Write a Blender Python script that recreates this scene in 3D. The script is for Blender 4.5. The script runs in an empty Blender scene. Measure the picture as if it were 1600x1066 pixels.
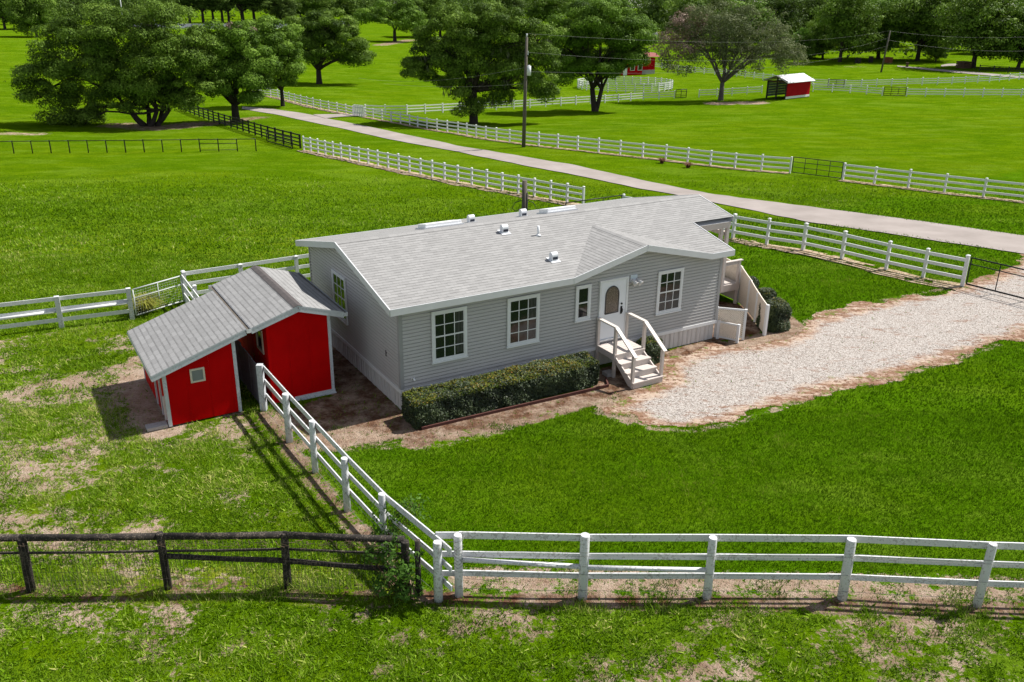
import bpy, math, random
import numpy as np
random.seed(7); rng=np.random.default_rng(11)
sc=bpy.context.scene
COL=sc.collection
R=math.radians
# ------------------------------------------------------------------ camera
PW,PH=1600.0,1066.0
FPX,PITCH,ROLL,CH=1389.1,R(21.6351),R(0.749),11.5947
cpi,spi,cro,sro=math.cos(PITCH),math.sin(PITCH),math.cos(ROLL),math.sin(ROLL)
FW=np.array([0,cpi,-spi]); u0=np.array([0,spi,cpi]); r0=np.array([1.,0,0])
RT=cro*r0+sro*u0; UP=-sro*r0+cro*u0
CAM=np.array([0,0,CH])
from mathutils import Matrix, Vector
cam=bpy.data.cameras.new('camera'); camo=bpy.data.objects.new('camera',cam); COL.objects.link(camo)
cam.sensor_fit='HORIZONTAL'; cam.sensor_width=36; cam.lens=FPX/PW*36; cam.clip_end=4000; cam.clip_start=.1
camo.matrix_world=Matrix(((RT[0],UP[0],-FW[0],0),(RT[1],UP[1],-FW[1],0),(RT[2],UP[2],-FW[2],CH),(0,0,0,1)))
sc.camera=camo
def ray(x,y): return FW+RT*(x-PW/2)/FPX-UP*(y-PH/2)/FPX
# ------------------------------------------------------------------ terrain
def sstep(a,b,x):
    t=np.clip((x-a)/(b-a),0,1); return t*t*(3-2*t)
_ctl=[(0,400,1.03),(300,350,1.07),(900,322,1.17),(475,235,1.25),(700,265,1.2),(0,240,1.3),(1236,271,1.16),(1600,316,1.10),(1600,390,1.02),
 (818,230,1.22),(568,180,1.4),(740,193,1.4),(930,174,1.42),(240,195,1.4),(1126,157,1.45),(1225,155,1.42),(1550,151,1.37),(1000,145,1.53),
 (985,115,1.55),(617,64,1.5),(499,130,1.5),(1310,97,1.45),(1520,106,1.4),(50,60,1.45),(80,130,1.45),(0,330,1.08),(1300,420,1.0),(1150,200,1.3),(350,110,1.48)]
def _feat(x,y):
    d=np.hypot(x,y)+1e-6
    return np.stack([np.arctan2(x,y)*2.0,np.log(d)],-1)
_P=[];_Z=[]
for a,b,r in _ctl:
    d=ray(a,b); t=-CH/d[2]; q=CAM+d*t*r; _P.append(q[:2]);_Z.append(q[2])
for az in (-60,-30,0,30,60):
    for dd,z in ((8,0),(25,0),(700,-7),(2500,-34)):
        _P.append((dd*math.sin(R(az)),dd*math.cos(R(az))));_Z.append(z)
_P=np.array(_P);_Z=np.array(_Z);_F=_feat(_P[:,0],_P[:,1])
def _ker(d): return np.sqrt(d*d+.04)
_K=_ker(np.linalg.norm(_F[:,None]-_F[None],axis=-1))+np.eye(len(_F))*-.02
NCTL=len(_F);_A=np.zeros((NCTL+1,NCTL+1));_A[:NCTL,:NCTL]=_K;_A[:NCTL,NCTL]=1;_A[NCTL,:NCTL]=1
_w=np.linalg.solve(_A,np.append(_Z,0))
def TZ(x,y):
    x=np.asarray(x,float);y=np.asarray(y,float)
    sh=np.broadcast(x,y).shape
    xf=np.broadcast_to(x,sh).ravel();yf=np.broadcast_to(y,sh).ravel()
    out=np.zeros(len(xf))
    for i in range(0,len(xf),40000):
        f=_feat(xf[i:i+40000],np.maximum(yf[i:i+40000],1))
        k=_ker(np.linalg.norm(f[:,None]-_F[None],axis=-1))
        out[i:i+40000]=k@_w[:NCTL]+_w[NCTL]
    d=np.hypot(xf,yf)
    out=out*sstep(36,54,d)*(yf>0)
    return out.reshape(sh)
def tz(x,y): return float(TZ(np.array([x]),np.array([y]))[0])
def at(px,py):
    "photo pixel -> point on the terrain"
    d=ray(px,py)
    ts=np.concatenate([np.linspace(8,120,900),np.linspace(120,900,1500)[1:]])
    Pn=CAM+ts[:,None]*d
    below=Pn[:,2]<TZ(Pn[:,0],Pn[:,1])
    i=int(np.argmax(below))
    if not below.any(): i=len(ts)-1
    lo,hi=ts[max(i-1,0)],ts[i]
    for _ in range(30):
        m=(lo+hi)/2; q=CAM+m*d
        if q[2]<tz(q[0],q[1]): hi=m
        else: lo=m
    q=CAM+hi*d
    return np.array([q[0],q[1],tz(q[0],q[1])])
def along(px,py,ydist):
    d=ray(px,py); return CAM+d*(ydist/d[1])
def depth(P): return float((np.asarray(P)-CAM)@FW)
# house frame
HX,HY,YAW=-3.1917,23.4962,R(30.9383)
CYW,SYW=math.cos(YAW),math.sin(YAW)
def LW(x,y,z=0.0): return np.array([HX+CYW*x-SYW*y,HY+SYW*x+CYW*y,z])
def WL(X,Y): 
    dx,dy=X-HX,Y-HY; return CYW*dx+SYW*dy,-SYW*dx+CYW*dy
# ------------------------------------------------------------------ noise
def _hash(ix,iy,s):
    h=(ix.astype(np.int64)*374761393+iy.astype(np.int64)*668265263+s*1442695041)&0x7fffffff
    h=(h^(h>>13))*1274126177&0x7fffffff
    return ((h^(h>>16))&0xffff)/65535.0
def vnoise(x,y,s=0):
    ix=np.floor(x);iy=np.floor(y);fx=x-ix;fy=y-iy
    fx=fx*fx*(3-2*fx);fy=fy*fy*(3-2*fy)
    a=_hash(ix,iy,s);b=_hash(ix+1,iy,s);c=_hash(ix,iy+1,s);d=_hash(ix+1,iy+1,s)
    return (a*(1-fx)+b*fx)*(1-fy)+(c*(1-fx)+d*fx)*fy
def fbm(x,y,s=0,o=4):
    v=0;a=.5;t=0
    for i in range(o):
        v=v+a*vnoise(x*2**i+17.3*i,y*2**i-9.1*i,s+i);t+=a;a*=.55
    return v/t
# ------------------------------------------------------------------ materials
MATS={}
class NT:
    def __init__(s,name):
        s.m=bpy.data.materials.new(name); s.m.use_nodes=True; s.t=s.m.node_tree; s.b=s.t.nodes['Principled BSDF']; s.o=s.t.nodes['Material Output']
        MATS[name]=s.m
    def n(s,typ,**kw):
        nd=s.t.nodes.new(typ)
        for k,v in kw.items():
            if k in nd.inputs.keys(): nd.inputs[k].default_value=v
            else: setattr(nd,k,v)
        return nd
    def l(s,a,b): s.t.links.new(a,b)
    def noise(s,scale,detail=4,rough=.6,vec=None,dist=0):
        nd=s.n('ShaderNodeTexNoise'); nd.inputs['Scale'].default_value=scale; nd.inputs['Detail'].default_value=detail
        nd.inputs['Roughness'].default_value=rough; nd.inputs['Distortion'].default_value=dist
        if vec is not None: s.l(vec,nd.inputs['Vector'])
        return nd.outputs['Fac']
    def ramp(s,fac,stops,interp='LINEAR'):
        nd=s.n('ShaderNodeValToRGB'); cr_=nd.color_ramp; cr_.interpolation=interp
        while len(cr_.elements)<len(stops): cr_.elements.new(.5)
        for e,(p,c) in zip(cr_.elements,stops):
            e.position=p; e.color=(*c,1) if len(c)==3 else c
        s.l(fac,nd.inputs['Fac']); return nd.outputs['Color']
    def mix(s,fac,a,b,mode='MIX'):
        nd=s.n('ShaderNodeMix'); nd.data_type='RGBA'; nd.blend_type=mode
        if isinstance(fac,(int,float)): nd.inputs[0].default_value=fac
        else: s.l(fac,nd.inputs[0])
        for i,v in ((6,a),(7,b)):
            if isinstance(v,tuple): nd.inputs[i].default_value=(*v,1)
            else: s.l(v,nd.inputs[i])
        return nd.outputs[2]
    def math(s,op,a,b=None,c=None):
        nd=s.n('ShaderNodeMath'); nd.operation=op
        for i,v in enumerate((a,b,c)):
            if v is None: continue
            if isinstance(v,(int,float)): nd.inputs[i].default_value=v
            else: s.l(v,nd.inputs[i])
        return nd.outputs[0]
    def attr(s,name,out='Fac'):
        nd=s.n('ShaderNodeAttribute'); nd.attribute_name=name; return nd.outputs[out]
    def pos(s): 
        return s.n('ShaderNodeNewGeometry').outputs['Position']
    def obj(s): return s.n('ShaderNodeTexCoord').outputs['Object']
    def scale(s,vec,sv,rot=(0,0,0)):
        nd=s.n('ShaderNodeMapping'); nd.inputs['Scale'].default_value=sv; nd.inputs['Rotation'].default_value=rot; s.l(vec,nd.inputs['Vector']); return nd.outputs['Vector']
    def col(s,c):
        if isinstance(c,tuple): s.b.inputs['Base Color'].default_value=(*c,1)
        else: s.l(c,s.b.inputs['Base Color'])
    def rough(s,v,spec=.3):
        s.b.inputs['Roughness'].default_value=v; s.b.inputs['Specular IOR Level'].default_value=spec
    def bump(s,h,strength=.3,dist=.02):
        nd=s.n('ShaderNodeBump'); nd.inputs['Strength'].default_value=strength; nd.inputs['Distance'].default_value=dist
        s.l(h,nd.inputs['Height']); s.l(nd.outputs['Normal'],s.b.inputs['Normal'])
def painted(name,c,var=.12,rough=.6,scale=3,dirt=None,dirtamt=.3,spec=.25):
    k=NT(name); v=k.pos()
    n=k.noise(scale,5,.65,v); n2=k.noise(scale*9,3,.6,v)
    lo=tuple(x*(1-var*1.6) for x in c); hi=tuple(min(1,x*(1+var*.6)) for x in c)
    cc=k.ramp(n,[(.25,lo),(.6,c),(.8,hi)])
    if dirt:
        f=k.math('MULTIPLY',k.math('GREATER_THAN',k.math('ADD',k.math('MULTIPLY',n2,.6),k.math('MULTIPLY',n,.4)),.55),dirtamt)
        cc=k.mix(f,cc,dirt)
    k.col(cc); k.rough(rough,spec); k.bump(n2,.08,.01)
    return k.m
M_white=painted('white_paint',(.74,.75,.76),.06,.5,1.5,(.42,.40,.37),.22)
M_whiteold=painted('weathered_white_paint',(.66,.67,.69),.10,.65,2.2,(.22,.20,.18),.5)
M_trim=painted('trim_white',(.70,.71,.72),.04,.45,1.2)
M_fascia=painted('fascia_grey_white',(.60,.61,.63),.05,.5,1.2)
M_shedtrim=painted('shed_trim_blue_white',(.55,.58,.62),.1,.6,2.0,(.28,.30,.33),.4)
M_black=painted('black_tar_wood',(.030,.026,.023),.35,.85,4,(.14,.115,.09),.75)
M_blackmetal=painted('black_metal',(.012,.012,.013),.1,.45,3)
M_darkrail=painted('dark_rail_wood',(.030,.026,.024),.3,.85,3,(.16,.13,.10),.5)
M_galv=painted('galvanised',(.50,.53,.52),.08,.4,4)
M_beige=painted('beige_deck_paint',(.56,.50,.465),.07,.6,2.5,(.3,.24,.2),.15)
M_cream=painted('cream_panel',(.78,.70,.60),.05,.6,1.5,(.45,.38,.30),.25)
M_vent=painted('vent_metal',(.72,.74,.77),.04,.35,4)
M_hole=painted('vent_hole',(.03,.035,.05),.1,.8,4)
M_skylight=painted('skylight_white',(.86,.87,.88),.02,.3,2)
M_concrete=painted('concrete',(.40,.38,.37),.12,.9,2.5,(.2,.18,.17),.4)
M_redwood=painted('red_edging',(.09,.035,.028),.2,.8,3)
M_wire=painted('wire',(.22,.22,.21),.1,.5,4)
M_cable=painted('cable',(.025,.025,.028),.1,.5,4)
M_polewood=painted('pole_wood',(.115,.10,.085),.2,.85,5)
M_plate=painted('grey_box',(.62,.65,.68),.05,.5,4)
M_brown=painted('brown_crate',(.10,.055,.035),.2,.8,2)
M_metalroof=painted('white_metal_roof',(.82,.82,.84),.03,.4,1)
def siding():
    k=NT('grey_siding'); v=k.pos()
    n=k.noise(.7,4,.6,v); n2=k.noise(14,3,.6,k.scale(v,(1,1,.2)))
    k.col(k.mix(k.math('MULTIPLY',n2,.3),k.ramp(n,[(.3,(.425,.412,.402)),(.7,(.47,.457,.448))]),(.39,.382,.375)))
    k.rough(.55,.3); k.bump(n2,.05,.004); return k.m
M_siding=siding()
def skirting():
    k=NT('skirting'); v=k.obj()
    n=k.noise(1.2,4,.6,v); st=k.noise(7,3,.7,k.scale(v,(1,1,.12)))
    c=k.ramp(st,[(.3,(.52,.51,.50)),(.7,(.66,.655,.65))])
    k.col(k.mix(k.math('MULTIPLY',n,.25),c,(.40,.37,.34))); k.rough(.6); return k.m
M_skirt=skirting()
def shingle(name,c,row=.145,w=.30,dark=.62,seed=0,lw=1.0):
    k=NT(name); uv=k.n('ShaderNodeUVMap').outputs['UV']
    bt=k.n('ShaderNodeTexBrick'); bt.offset=.5; bt.squash=1
    bt.inputs['Scale'].default_value=1; bt.inputs['Brick Width'].default_value=w; bt.inputs['Row Height'].default_value=row
    bt.inputs['Mortar Size'].default_value=.006; bt.inputs['Mortar Smooth'].default_value=.3; bt.inputs['Bias'].default_value=0
    bt.inputs['Color1'].default_value=(*[x*.86 for x in c],1); bt.inputs['Color2'].default_value=(*[min(1,x*1.10) for x in c],1); bt.inputs['Mortar'].default_value=(*[x*dark for x in c],1)
    k.l(uv,bt.inputs['Vector'])
    n=k.noise(.45,4,.6,uv); g=k.noise(60,2,.7,uv); st=k.noise(3,3,.7,k.scale(uv,(1,.15,1)))
    # row lap line: dark course edges on the weather side
    sx=k.n('ShaderNodeSeparateXYZ'); k.l(uv,sx.inputs[0])
    fr=k.math('FRACT',k.math('DIVIDE',sx.outputs['Y'],row))
    lap=k.math('MULTIPLY',k.math('LESS_THAN',fr,.22),k.ramp(k.noise(3.2,3,.7,k.scale(uv,(1,7,1))),[(.38,(.05*lw,)*3),(.56,(1.0*lw,)*3)]))
    cc=k.mix(lap,bt.outputs['Color'],tuple(x*.36 for x in c))
    cc=k.mix(k.math('MULTIPLY',n,.35),cc,tuple(x*.82 for x in c))
    cc=k.mix(k.math('MULTIPLY',st,.25),cc,tuple(x*.75 for x in c))
    cc=k.mix(k.math('MULTIPLY',k.math('GREATER_THAN',g,.6),.3),cc,tuple(min(1,x*1.25) for x in c))
    k.col(cc); k.rough(.9,.1)
    k.bump(k.math('ADD',k.math('MULTIPLY',fr,-.7),k.math('MULTIPLY',g,.35)),.45,.012); return k.m
M_roof=shingle('light_shingles',(.305,.302,.300))
M_shedroof=shingle('grey_shingles',(.29,.29,.292),.17,.34,.42,lw=.75)
M_cap=painted('ridge_cap',(.095,.085,.085),.25,.9,6)
def redpaint(name,c):
    k=NT(name); v=k.obj()
    n=k.noise(.8,5,.7,v); st=k.noise(5,4,.7,k.scale(v,(1,1,.18))); sp_=k.noise(30,2,.6,v)
    cc=k.ramp(n,[(.3,tuple(x*.78 for x in c)),(.55,c),(.75,(c[0]*1.2,c[1]*1.3,c[2]*1.3))])
    cc=k.mix(k.math('MULTIPLY',st,.35),cc,tuple(x*.7 for x in c))
    k.col(cc); k.rough(.7,.06); k.bump(k.math('ADD',st,sp_),.15,.01); return k.m
M_red=redpaint('barn_red',(.52,.0008,.0014))
M_red2=redpaint('far_barn_red',(.42,.003,.008))
def glass(name,c=(.012,.014,.017)):
    k=NT(name); v=k.obj(); n=k.noise(.6,2,.5,v)
    k.col(c); k.rough(.06,.7); k.bump(n,.03,.02); return k.m
M_glass=glass('window_glass')
M_doorglass=NT('door_glass'); _v=M_doorglass.obj(); _dgn=M_doorglass.noise(28,3,.6,_v); M_doorglass.col(M_doorglass.ramp(_dgn,[(.35,(.07,.05,.04)),(.6,(.20,.16,.13)),(.8,(.32,.28,.24))])); M_doorglass.rough(.2,.5); M_doorglass=M_doorglass.m
M_blind=painted('blind',(.35,.36,.37),.05,.8,3)
def foliage(name,c1,c2,c3,trans=.15,spec=.1):
    k=NT(name)
    t=k.attr('tint'); v=k.pos(); n=k.noise(.35,2,.5,v)
    f=k.math('ADD',k.math('MULTIPLY',t,.75),k.math('MULTIPLY',n,.25))
    c=k.ramp(f,[(.15,c1),(.5,c2),(.9,c3)])
    k.col(c); k.rough(.6,spec)
    tr=k.n('ShaderNodeBsdfTranslucent'); k.l(k.mix(.5,c,(c3[0]*1.1,c3[1]*1.2,c3[2]*.6)),tr.inputs['Color'])
    ms=k.n('ShaderNodeMixShader'); ms.inputs[0].default_value=trans
    k.l(k.b.outputs[0],ms.inputs[1]); k.l(tr.outputs[0],ms.inputs[2]); k.l(ms.outputs[0],k.o.inputs['Surface'])
    return k.m
M_oak=foliage('oak_leaves',(.022,.046,.004),(.085,.152,.014),(.22,.33,.05))
M_oak2=foliage('oak_leaves_bright',(.026,.058,.004),(.098,.185,.015),(.235,.37,.05))
M_olive=foliage('feathery_leaves',(.05,.07,.025),(.125,.15,.062),(.24,.26,.13))
M_pink=foliage('dry_twigs',(.14,.09,.075),(.27,.19,.155),(.42,.31,.26),.1)
M_lime=foliage('lime_leaves',(.06,.13,.012),(.12,.24,.022),(.18,.32,.04),.35)
M_moss=foliage('hanging_moss',(.05,.06,.035),(.095,.105,.065),(.15,.16,.105),.15)
M_far=foliage('far_leaves',(.018,.038,.005),(.066,.115,.016),(.17,.25,.045))
M_hedge=foliage('hedge_leaves',(.008,.016,.004),(.032,.056,.013),(.12,.155,.055),.12,.5)
M_hedgetop=foliage('hedge_new_growth',(.06,.11,.012),(.16,.18,.030),(.36,.19,.05),.25)
M_vine=foliage('vine_leaves',(.035,.075,.012),(.07,.15,.022),(.13,.25,.04),.3)
M_straw=foliage('straw_grass',(.13,.15,.02),(.24,.25,.04),(.36,.34,.09),.3)
def bark(name,c):
    k=NT(name); v=k.obj(); n=k.noise(3,5,.7,k.scale(v,(3,3,.6)))
    k.col(k.ramp(n,[(.3,tuple(x*.5 for x in c)),(.7,tuple(x*1.4 for x in c))])); k.rough(.95,.1); k.bump(n,.5,.05); return k.m
M_bark=bark('bark',(.045,.037,.031)); M_barkgrey=bark('grey_bark',(.12,.105,.095))
def ground_mat():
    k=NT('ground'); v=k.pos()
    big=k.noise(.055,4,.55,k.scale(v,(.75,1.3,1))); mid=k.noise(.5,6,.7,v); fine=k.noise(6,5,.78,v); vf=k.noise(24,3,.7,v)
    lush=k.attr('lush'); dirt=k.attr('dirt'); dry=k.attr('dry')
    g1=k.ramp(mid,[(.3,(.062,.128,.0009)),(.5,(.091,.172,.0012)),(.72,(.138,.222,.003))])
    g2=k.ramp(mid,[(.3,(.048,.125,.0010)),(.5,(.068,.165,.0016)),(.72,(.100,.21,.0035))])
    g=k.mix(lush,g1,g2)
    g=k.mix(k.math('MULTIPLY',k.ramp(big,[(.44,(0,0,0)),(.60,(1,1,1))]),.5),g,(.060,.140,.0010))
    st=k.noise(.16,4,.6,k.scale(v,(.7,1.25,1)))
    g=k.mix(k.math('MULTIPLY',k.ramp(st,[(.54,(0,0,0)),(.70,(1,1,1))]),.55),g,(.16,.25,.016))
    tuf=k.noise(1.1,5,.75,k.scale(v,(.7,1.5,1),(0,0,.3))); far=k.noise(.30,5,.62,k.scale(v,(.65,1.3,1),(0,0,-.15)))
    pat=k.noise(.11,5,.65,k.scale(v,(.8,1.3,1),(0,0,.5)))
    g=k.mix(k.math('MULTIPLY',k.ramp(pat,[(.50,(0,0,0)),(.64,(1,1,1))]),.40),g,(.135,.195,.004))
    g=k.mix(k.math('MULTIPLY',k.ramp(far,[(.53,(0,0,0)),(.62,(1,1,1))]),.45),g,(.155,.25,.018))
    g=k.mix(k.math('MULTIPLY',k.ramp(far,[(.38,(1,1,1)),(.47,(0,0,0))]),.5),g,(.055,.125,.001))
    g=k.mix(k.math('MULTIPLY',k.ramp(tuf,[(.58,(0,0,0)),(.68,(1,1,1))]),.5),g,(.165,.26,.02))
    g=k.mix(k.math('MULTIPLY',k.ramp(tuf,[(.30,(1,1,1)),(.42,(0,0,0))]),.5),g,(.035,.085,.0008))
    g=k.mix(k.math('MULTIPLY',k.ramp(fine,[(.40,(1,1,1)),(.54,(0,0,0))]),.55),g,(.028,.070,.0008))
    g=k.mix(k.math('MULTIPLY',k.ramp(vf,[(.52,(0,0,0)),(.75,(1,1,1))]),.4),g,(.20,.31,.02))
    yl=k.math('MULTIPLY',dry,k.ramp(k.noise(1.1,4,.7,v),[(.45,(0,0,0)),(.65,(1,1,1))]))
    g=k.mix(k.math('MULTIPLY',yl,.6),g,(.30,.30,.03))
    sand=k.ramp(k.noise(2.2,6,.78,v),[(.28,(.22,.14,.095)),(.42,(.36,.26,.19)),(.58,(.47,.365,.285)),(.75,(.56,.47,.39))])
    red=k.attr('redness')
    mul=k.ramp(k.noise(6,6,.8,v),[(.3,(.035,.016,.010)),(.5,(.12,.058,.034)),(.7,(.27,.155,.095))])
    sand=k.mix(k.math('MULTIPLY',red,k.ramp(k.noise(1.7,5,.7,v),[(.42,(1,1,1)),(.62,(.15,.15,.15))])),sand,mul)
    sand=k.mix(k.math('MULTIPLY',k.ramp(k.noise(15,5,.75,v),[(.52,(0,0,0)),(.62,(1,1,1))]),.5),sand,(.11,.065,.040))
    sand=k.mix(k.ramp(k.noise(2.6,5,.8,v),[(.60,(0,0,0)),(.66,(.8,.8,.8))]),sand,(.045,.10,.004))
    nz=k.math('ADD',k.math('MULTIPLY',k.ramp(k.noise(1.3,6,.75,v),[(.30,(0,0,0)),(.70,(1,1,1))]),.55),k.math('MULTIPLY',k.ramp(k.noise(7,6,.8,v),[(.33,(0,0,0)),(.67,(1,1,1))]),.45))
    amp=k.math('MINIMUM',k.math('MULTIPLY',dirt,2.6),1.25)
    df=k.math('ADD',dirt,k.math('MULTIPLY',k.math('SUBTRACT',nz,.5),amp))
    df=k.ramp(df,[(.43,(0,0,0)),(.57,(1,1,1))])
    k.col(k.mix(df,g,sand)); k.rough(1,.0)
    k.bump(k.math('ADD',k.math('MULTIPLY',fine,.8),k.math('MULTIPLY',vf,.5)),.85,.12); return k.m
M_ground=ground_mat()
def gravel_mat():
    k=NT('gravel'); v=k.pos()
    vo=k.n('ShaderNodeTexVoronoi'); vo.inputs['Scale'].default_value=40; k.l(v,vo.inputs['Vector'])
    sx=k.n('ShaderNodeSeparateColor'); k.l(vo.outputs['Color'],sx.inputs[0])
    c=k.ramp(sx.outputs[0],[(.0,(.085,.072,.064)),(.2,(.25,.222,.20)),(.6,(.372,.336,.309)),(1,(.53,.50,.475))])
    e=k.attr('edge'); ef=k.math('SUBTRACT',1,e)
    n=k.noise(.9,6,.75,v); sd_=k.ramp(k.noise(4,6,.8,v),[(.3,(.30,.21,.155)),(.5,(.43,.33,.26)),(.7,(.53,.44,.37))])
    fs=k.math('ADD',k.math('MULTIPLY',ef,.42),k.math('MULTIPLY',n,.75))
    c=k.mix(k.ramp(fs,[(.50,(0,0,0)),(.66,(1,1,1))]),c,sd_)
    t=k.noise(1.5,8,.85,k.scale(v,(.6,1.5,1),(0,0,R(-28))))
    fb_=k.math('ADD',t,k.math('MULTIPLY',ef,.13))
    c=k.mix(k.ramp(fb_,[(.555,(0,0,0)),(.62,(.8,.8,.8))]),c,(.19,.095,.055))
    c=k.mix(k.ramp(k.math('ADD',k.noise(6,6,.8,v),k.math('MULTIPLY',ef,.10)),[(.59,(0,0,0)),(.635,(.9,.9,.9))]),c,(.12,.06,.035))
    c=k.mix(k.ramp(k.math('ADD',k.noise(1.9,7,.85,v),k.math('MULTIPLY',ef,.12)),[(.64,(0,0,0)),(.68,(.85,.85,.85))]),c,(.085,.14,.012))
    k.col(c); k.rough(.95,.05); k.bump(k.math('SUBTRACT',1,vo.outputs['Distance']),.5,.02); return k.m
M_gravel=gravel_mat()
def road_mat():
    k=NT('road'); v=k.pos()
    n=k.noise(.4,5,.6,v); f=k.noise(14,4,.7,v)
    c=k.ramp(n,[(.3,(.255,.225,.208)),(.7,(.36,.32,.302))]); c=k.mix(k.math('MULTIPLY',f,.3),c,(.22,.19,.175))
    k.col(c); k.rough(.95,.1); k.bump(f,.3,.01); return k.m
M_road=road_mat()
def grass_mat():
    k=NT('grass_blades'); t=k.attr('tint'); l=k.attr('lush')
    a=k.ramp(t,[(.0,(.050,.108,.002)),(.40,(.136,.262,.007)),(.75,(.250,.385,.035)),(1,(.46,.45,.15))])
    b=k.ramp(t,[(.0,(.038,.095,.0010)),(.45,(.096,.212,.0025)),(.85,(.192,.315,.012)),(1,(.27,.30,.05))])
    c=k.mix(l,a,b); k.col(c); k.rough(.7,.05)
    tr=k.n('ShaderNodeBsdfTranslucent'); k.l(c,tr.inputs['Color'])
    ms=k.n('ShaderNodeMixShader'); ms.inputs[0].default_value=.3
    k.l(k.b.outputs[0],ms.inputs[1]); k.l(tr.outputs[0],ms.inputs[2]); k.l(ms.outputs[0],k.o.inputs['Surface']); return k.m
M_grass=grass_mat()
# ------------------------------------------------------------------ mesh helpers
class MB:
    def __init__(s): s.v=[];s.f=[];s.uv=[];s.mi=[];s.sm=[];s.cur=0;s.smooth=False
    def face(s,pts,uv=None):
        i=len(s.v); s.v+= [tuple(map(float,p)) for p in pts]; s.f.append(tuple(range(i,i+len(pts))))
        s.uv.append(uv); s.mi.append(s.cur); s.sm.append(False)
    def box(s,x0,x1,y0,y1,z0,z1):
        P=[(x,y,z) for z in (z0,z1) for y in (y0,y1) for x in (x0,x1)]
        s.hexa(P)
    def hexa(s,P):
        i=len(s.v); s.v+=[tuple(map(float,p)) for p in P]
        for q in ((0,2,3,1),(4,5,7,6),(0,1,5,4),(2,6,7,3),(0,4,6,2),(1,3,7,5)):
            s.f.append(tuple(i+k for k in q)); s.uv.append(None); s.mi.append(s.cur); s.sm.append(False)
    def bar(s,a,b,w,h,up=(0,0,1)):
        "box beam from a to b: w sideways, h vertical"
        a=np.array(a,float);b=np.array(b,float);d=b-a;d/=np.linalg.norm(d)+1e-12
        u=np.array(up,float); sd=np.cross(d,u); sd/=np.linalg.norm(sd)+1e-12; u=np.cross(sd,d)
        P=[]
        for e in (u*-h/2,u*h/2):
            for q in (sd*-w/2,sd*w/2):
                for o in (a,b): P.append(o+e+q)
        s.hexa(P)
    def tube(s,pts,rad,n=8,cap=True):
        pts=[np.array(p,float) for p in pts]
        if isinstance(rad,(int,float)): rad=[rad]*len(pts)
        base=len(s.v); prev=None
        for k,p in enumerate(pts):
            d=pts[min(k+1,len(pts)-1)]-pts[max(k-1,0)]; d/=np.linalg.norm(d)+1e-12
            if prev is None:
                a=np.array([1.,0,0]) if abs(d[0])<.8 else np.array([0,1.,0])
            else: a=prev
            e1=a-d*(a@d); e1/=np.linalg.norm(e1)+1e-12; e2=np.cross(d,e1); prev=e1
            for j in range(n):
                t=2*math.pi*j/n
                q=p+rad[k]*(math.cos(t)*e1+math.sin(t)*e2); s.v.append((float(q[0]),float(q[1]),float(q[2])))
        for k in range(len(pts)-1):
            for j in range(n):
                a=base+k*n+j;b=base+k*n+(j+1)%n
                s.f.append((a,b,b+n,a+n)); s.uv.append(None); s.mi.append(s.cur); s.sm.append(True)
        if cap:
            s.f.append(tuple(base+j for j in range(n))[::-1]); s.uv.append(None); s.mi.append(s.cur); s.sm.append(False)
            e=base+(len(pts)-1)*n
            s.f.append(tuple(e+j for j in range(n))); s.uv.append(None); s.mi.append(s.cur); s.sm.append(False)
    def build(s,name,mat,parent=None,bevel=0):
        me=bpy.data.meshes.new(name); me.from_pydata(s.v,[],s.f)
        for m in (mat if isinstance(mat,(list,tuple)) else [mat]): me.materials.append(m)
        if any(s.mi): me.polygons.foreach_set('material_index',s.mi)
        me.polygons.foreach_set('use_smooth',s.sm)
        if any(u is not None for u in s.uv):
            ul=me.uv_layers.new(name='UVMap'); k=0
            for u,f in zip(s.uv,s.f):
                for j in range(len(f)):
                    if u is not None: ul.data[k].uv=u[j]
                    k+=1
        me.update()
        o=bpy.data.objects.new(name,me); COL.objects.link(o)
        if parent is not None: o.parent=parent
        if bevel:
            bm=o.modifiers.new('bevel','BEVEL'); bm.width=bevel; bm.segments=2; bm.limit_method='ANGLE'
        return o
def tag(o,label=None,cat=None,group=None,kind=None):
    if label: o['label']=label
    if cat: o['category']=cat
    if group: o['group']=group
    if kind: o['kind']=kind
    return o
def thing(name,label,cat,loc=(0,0,0),rz=0,group=None):
    o=bpy.data.objects.new(name,None); COL.objects.link(o); o.location=tuple(map(float,loc)); o.rotation_euler=(0,0,rz)
    o.empty_display_size=.2
    return tag(o,label,cat,group)
def copy_tree(o,parent=None):
    c=o.copy(); COL.objects.link(c)
    if parent is not None: c.parent=parent
    for ch in [x for x in o.children]: copy_tree(ch,c)
    return c
def dup(o,name,parent,loc=None):
    c=bpy.data.objects.new(name,o.data); COL.objects.link(c); c.parent=parent
    if loc is not None: c.location=tuple(map(float,loc))
    return c
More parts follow.
